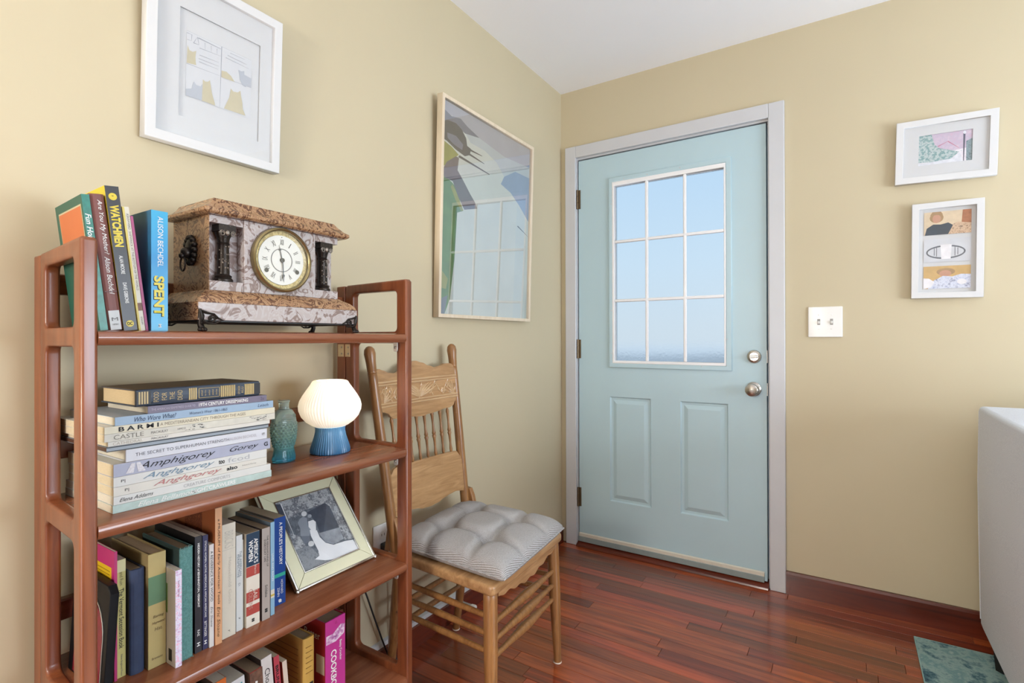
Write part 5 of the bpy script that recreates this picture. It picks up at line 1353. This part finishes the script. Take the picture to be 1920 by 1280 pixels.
# ------------------------------------------------------------------ framed pictures
hole = lambda a,b,c,d: [(a,b),(c,b),(c,d),(a,d)]
def frame_on(name, label, corner, right, up, nrm, W, Hh, border, depth, fmat, cat='picture'):
    """frame with its back lower-left corner at corner"""
    o = thing(name, label, cat, corner)
    R, U, N = Vector(right), Vector(up), Vector(nrm)
    fr = lambda u, v, w: tuple(R*u+U*v+N*w)
    me = panel('frame', [hole(0,0,W,Hh), hole(border,border,W-border,Hh-border)], depth/2, .0015, fmat, lambda u,v,w: fr(u,v,w+depth/2), res=2)
    link('frame', me, o)
    v = [fr(0.004,0.004,.0005),fr(W-.004,.004,.0005),fr(W-.004,Hh-.004,.0005),fr(.004,Hh-.004,.0005),fr(.004,.004,depth*.4),fr(W-.004,.004,depth*.4),fr(W-.004,Hh-.004,depth*.4),fr(.004,Hh-.004,depth*.4)]
    MB().add(v, [(3,2,1,0),(4,5,6,7),(0,1,5,4),(1,2,6,5),(2,3,7,6),(3,0,4,7)]).build('backing', MATB, o)
    return o, fr
def glass(o, fr, a, b, c, d, w, mat):
    MB().add([fr(a,b,w),fr(c,b,w),fr(c,d,w),fr(a,d,w)], [(0,1,2,3)]).build('glass', mat, o)

def wall_art():
    # comic print in a white frame, hung leaning slightly forward at the top
    lean = .018/.42
    U = Vector((lean,0,1)).normalized(); N = Vector((0,1,0)).cross(U); 
    W, Hh = .321, .400
    o, fr = frame_on('framed_print', 'white-framed four-panel cat comic print above the bookcase', (.004,-2.031,1.552), (0,1,0), U, N, W, Hh, .022, .026, FRAMEWHITE)
    me = panel('mat_board', [hole(.02,.02,W-.02,Hh-.02), hole(.072,.070,W-.055,Hh-.082)], .0016, .0005, MATB, lambda u,v,w: fr(u,v,.0135+w), res=1); link('mat_board', me, o)
    mats = dict(line=M('comic_line', (160,165,172), rough=.8), text=M('comic_text', (180,182,186), rough=.8), tan=M('comic_tan', (194,186,158), rough=.8, var=.04), grey=M('comic_grey', (180,185,192), rough=.8, var=.03))
    prints('comic_print', CAT, mats, o, fr(.088,.122,.0112), (0,1,0), tuple(U), .157, .150, M('comic_paper', (206,208,210), rough=.8, var=.005))
    glass(o, fr, .02, .02, W-.02, Hh-.02, .0165, GLZ)
    # landscape print in a pale wooden frame
    lean = .024/.84
    U = Vector((lean,0,1)).normalized(); N = Vector((0,1,0)).cross(U)
    W, Hh = .672, .838
    PW = WOOD('pale_birch_frame', (214,196,168), (230,216,192), axis=2, rough=.5, grain=40)
    o, fr = frame_on('framed_landscape', 'large pale-wood framed landscape print on the left wall near the corner', (.004,-1.062,1.187), (0,1,0), U, N, W, Hh, .014, .028, PW)
    mats = dict(mist=M('print_mist', (192,194,202), rough=.7, var=.05, scale=8), blue=M('print_blue', (152,174,204), rough=.7, var=.08, scale=8), mist2=M('print_mist2', (206,216,218), rough=.7, var=.05, scale=8), pale2=M('print_pale_green', (218,228,222), rough=.7, var=.04, scale=6), ink=M('print_dark_tree', (70,74,82), rough=.7, var=.15, scale=30), slate=M('print_slate_hill', (120,126,142), rough=.7, var=.1, scale=20), green=M('print_green_field', (104,144,84), rough=.7, var=.18, scale=14), lime=M('print_yellow_green', (164,166,84), rough=.7, var=.15, scale=16), road=M('print_road_grey', (112,104,112), rough=.7, var=.1, scale=20))
    prints('landscape_print', ART, mats, o, fr(.014,.014,.013), (0,1,0), tuple(U), W-.028, Hh-.028, M('print_sea', (226,232,222), rough=.7, var=.05, scale=6))
    glass(o, fr, .0135, .0135, W-.0135, Hh-.0135, .0195, GLZ2)
    # two frames right of the door
    def right_frame(name, label, x0, z0, W, Hh, b, tilt=0.):
        U = Vector((math.sin(tilt),-.012,math.cos(tilt))).normalized(); R = Vector((math.cos(tilt),0,-math.sin(tilt))); N = R.cross(U)
        return frame_on(name, label, (x0,-.003,z0), tuple(R), tuple(U), tuple(N), W, Hh, b, .022, FRAMEWHITE)+(R,U)
    o, fr, R, U = right_frame('framed_photo', 'white-framed pink and teal mountain photograph right of the door', 1.478, 1.702, .299, .240, .024, .028)
    me = panel('mat_board', [hole(.022,.022,.277,.218), hole(.072,.066,.229,.180)], .0012, .0004, MATB, lambda u,v,w: fr(u,v,.012+w), res=1); link('mat_board', me, o)
    mats = dict(pink=SPECKLE('photo_pink_sky', [(206,170,190),(190,178,196),(214,190,202)], 60.), teal=SPECKLE('photo_teal_trees', [(70,110,116),(196,206,204),(110,150,150),(150,170,168)], 110.), rose=M('photo_rose_peak', (184,120,140), rough=.5, var=.1), tealdk=SPECKLE('photo_dark_fir', [(50,70,76),(140,160,164),(70,90,100)], 120.), ink=M('photo_post', (84,84,100), rough=.5, var=.1), snow=M('photo_snow', (214,216,222), rough=.5, var=.1, scale=80))
    prints('photograph', MTN, mats, o, fr(.071,.065,.0100), tuple(R), tuple(U), .160, .117, SPECKLE('photo_haze', [(196,190,200),(230,224,228),(150,176,178)], 60.))
    glass(o, fr, .022, .022, .277, .218, .015, GLZ)
    o, fr, R, U = right_frame('photo_collage_frame', 'white frame with three small photographs stacked vertically, lowest on the door wall', 1.527, 1.256, .211, .362, .022, .012)
    def ph(z0, z1, polys, mats, base): prints('photograph', polys, mats, o, fr(.038,z0,.0105), tuple(R), tuple(U), .138, z1-z0, base)
    SKIN = M('photo_skin', (196,150,126), rough=.5, var=.05); HAT = M('photo_hat', (170,140,104), rough=.5, var=.1); SHIRT = M('photo_shirt', (62,72,82), rough=.5, var=.1); TAN = M('photo_room', (216,196,166), rough=.5, var=.1, scale=30); CURT = M('photo_curtain', (172,116,84), rough=.5, var=.15, scale=60); CLUT = SPECKLE('photo_clutter', [(120,84,60),(220,190,160),(90,70,60)], 120.); PALE = M('photo_pale', (232,230,232), rough=.5, var=.08, scale=40); GREYP = M('photo_grey_bg', (204,206,210), rough=.5, var=.04, scale=30); RINGM = M('photo_ring_dark', (104,106,112), rough=.5, var=.2, scale=90); BLU = SPECKLE('photo_blue_cloth', [(150,160,190),(220,224,236),(110,116,150)], 70.); YEL = M('photo_ochre', (202,168,112), rough=.5, var=.1, scale=30)
    el = lambda cx, cy, rx, ry, n=16: [(cx+rx*math.cos(2*PI*i/n), cy+ry*math.sin(2*PI*i/n)) for i in range(n)]
    ph(.240,.327, [('c',[(.78,.05),(1,.05),(1,1),(.82,1)]),('t',[(.5,.0),(1,.0),(1,.42),(.72,.5),(.5,.34)]),('h',el(.27,.74,.15,.22)),('k',el(.27,.70,.09,.19)),('h',[(.13,.86),(.41,.86),(.36,1.0),(.18,1.0)]),('s',[(.02,0),(.06,.30),(.20,.46),(.36,.44),(.52,.50),(.62,.38),(.52,0)])], dict(c=CURT,t=CLUT,h=HAT,k=SKIN,s=SHIRT), TAN)
    ph(.137,.224, [('r',el(.47,.42,.42,.30,28)),('p',el(.47,.42,.385,.235,28)),('w',[(.38,.12),(.58,.12),(.60,.74),(.36,.74)]),('r',[(.22,.28),(.235,.28),(.235,.60),(.22,.60)]),('r',[(.27,.24),(.285,.24),(.285,.62),(.27,.62)]),('r',[(.66,.24),(.675,.24),(.675,.62),(.66,.62)]),('r',[(.72,.28),(.735,.28),(.735,.58),(.72,.58)])], dict(r=RINGM,p=GREYP,w=PALE), GREYP)
    ph(.036,.121, [('h',el(.48,.74,.20,.16)),('k',el(.47,.66,.13,.15)),('b',[(.10,.02),(.22,.36),(.42,.56),(.62,.52),(.80,.62),(1,.60),(1,0),(.1,0)]),('w',[(0,0),(0,.48),(.12,.46),(.24,.30),(.16,.06)]),('w',el(.82,.28,.10,.12))], dict(h=HAT,k=SKIN,b=BLU,w=PALE), YEL)
    glass(o, fr, .020, .020, .191, .342, .015, GLZ)
wall_art()

# ------------------------------------------------------------------ small wall fittings
def fittings():
    s = thing('light_switch', 'white double toggle light switch plate between the door and the frames', 'light switch', (1.241,0,1.172))
    me = panel('plate', [rrect(-.062,-.064,.062,.064,.004)], .0035, .0028, WHITEP, lambda u,v,w: (u,-.0036-w*1.0,v), res=3); link('plate', me, s, smooth=True)
    for x in (-.023,.023):
        MB().box((x-.0055,-.0074,-.0125),(x+.0055,-.0070,.0125)).build('toggle_slot', M('toggle_slot_grey', (150,146,140), rough=.5), s)
        MB().box((x-.0042,-.0150,-.004),(x+.0042,-.0066,.006)).build('toggle', WHITEP, s, bevel=.0012, rot=(.25,0,0))
        for z in (-.030,.030): MB().lathe([(.0028,0),(.0026,.0010),(.001,.0014)], (x,-.0070,z), 10, axis=1).build('screw', WHITEP, s)
    o = thing('wall_outlet', 'white electrical outlet on the left wall behind the chair', 'outlet', (0,-1.318,.424))
    me = panel('plate', [rrect(-.040,-.062,.040,.062,.004)], .003, .0022, WHITEP, lambda u,v,w: (.0032+w,u,v), res=2); link('plate', me, o, smooth=True)
    for z in (-.021,.021):
        f = MB().lathe([(.0165,0),(.0165,.0012)], (.0062,0,z), 20, axis=0).build('socket', M('socket_white', (222,220,214), rough=.35), o)
        for y in (-.006,.006): MB().box((.0070,y-.0011,z+.001),(.0076,y+.0011,z+.009)).build('slot', INK, f)
    p = thing('power_cord', 'black lamp cord with a plug in the outlet, hanging to the floor', 'cord', (.03,-1.32,.41))
    Q = lambda pts: [(a-.03,b+1.32,c-.41) for a,b,c in pts]
    b = MB().box((-.0212,-.013,-.012),(.004,.013,.016)); b.build('plug', BLACKM, p, bevel=.004, seg=3)
    MB().tube(Q([(.034,-1.32,.412),(.046,-1.318,.402),(.040,-1.300,.36),(.026,-1.290,.25),(.026,-1.290,.12),(.034,-1.286,.03),(.05,-1.280,.006),(.062,-1.286,.0045),(.060,-1.306,.008),(.046,-1.328,.055),(.030,-1.345,.120),(.029,-1.375,.200),(.029,-1.408,.288),(.022,-1.450,.40),(.012,-1.485,.55),(.010,-1.500,.70),(.0125,-1.505,.82),(.014,-1.53,.86)]), .0028, 8).build('cable', BLACKM, p, smooth=True)
    d = thing('door_stop', 'white-tipped spring door stop on the left baseboard behind the chair', 'door stop', (.018,-.915,.055))
    MB().lathe([(.010,0),(.010,.006),(.005,.008),(.0045,.052),(.008,.055),(.0088,.072),(.006,.076)], n=14, axis=0).build('stop_rod', WHITEP, d, smooth=True)
    pts = [(.008+.044*i/80, .0058*math.cos(i*.8), .0058*math.sin(i*.8)) for i in range(81)]
    MB().tube(pts, .0012, 5).build('spring', STEEL, d, smooth=True)
fittings()
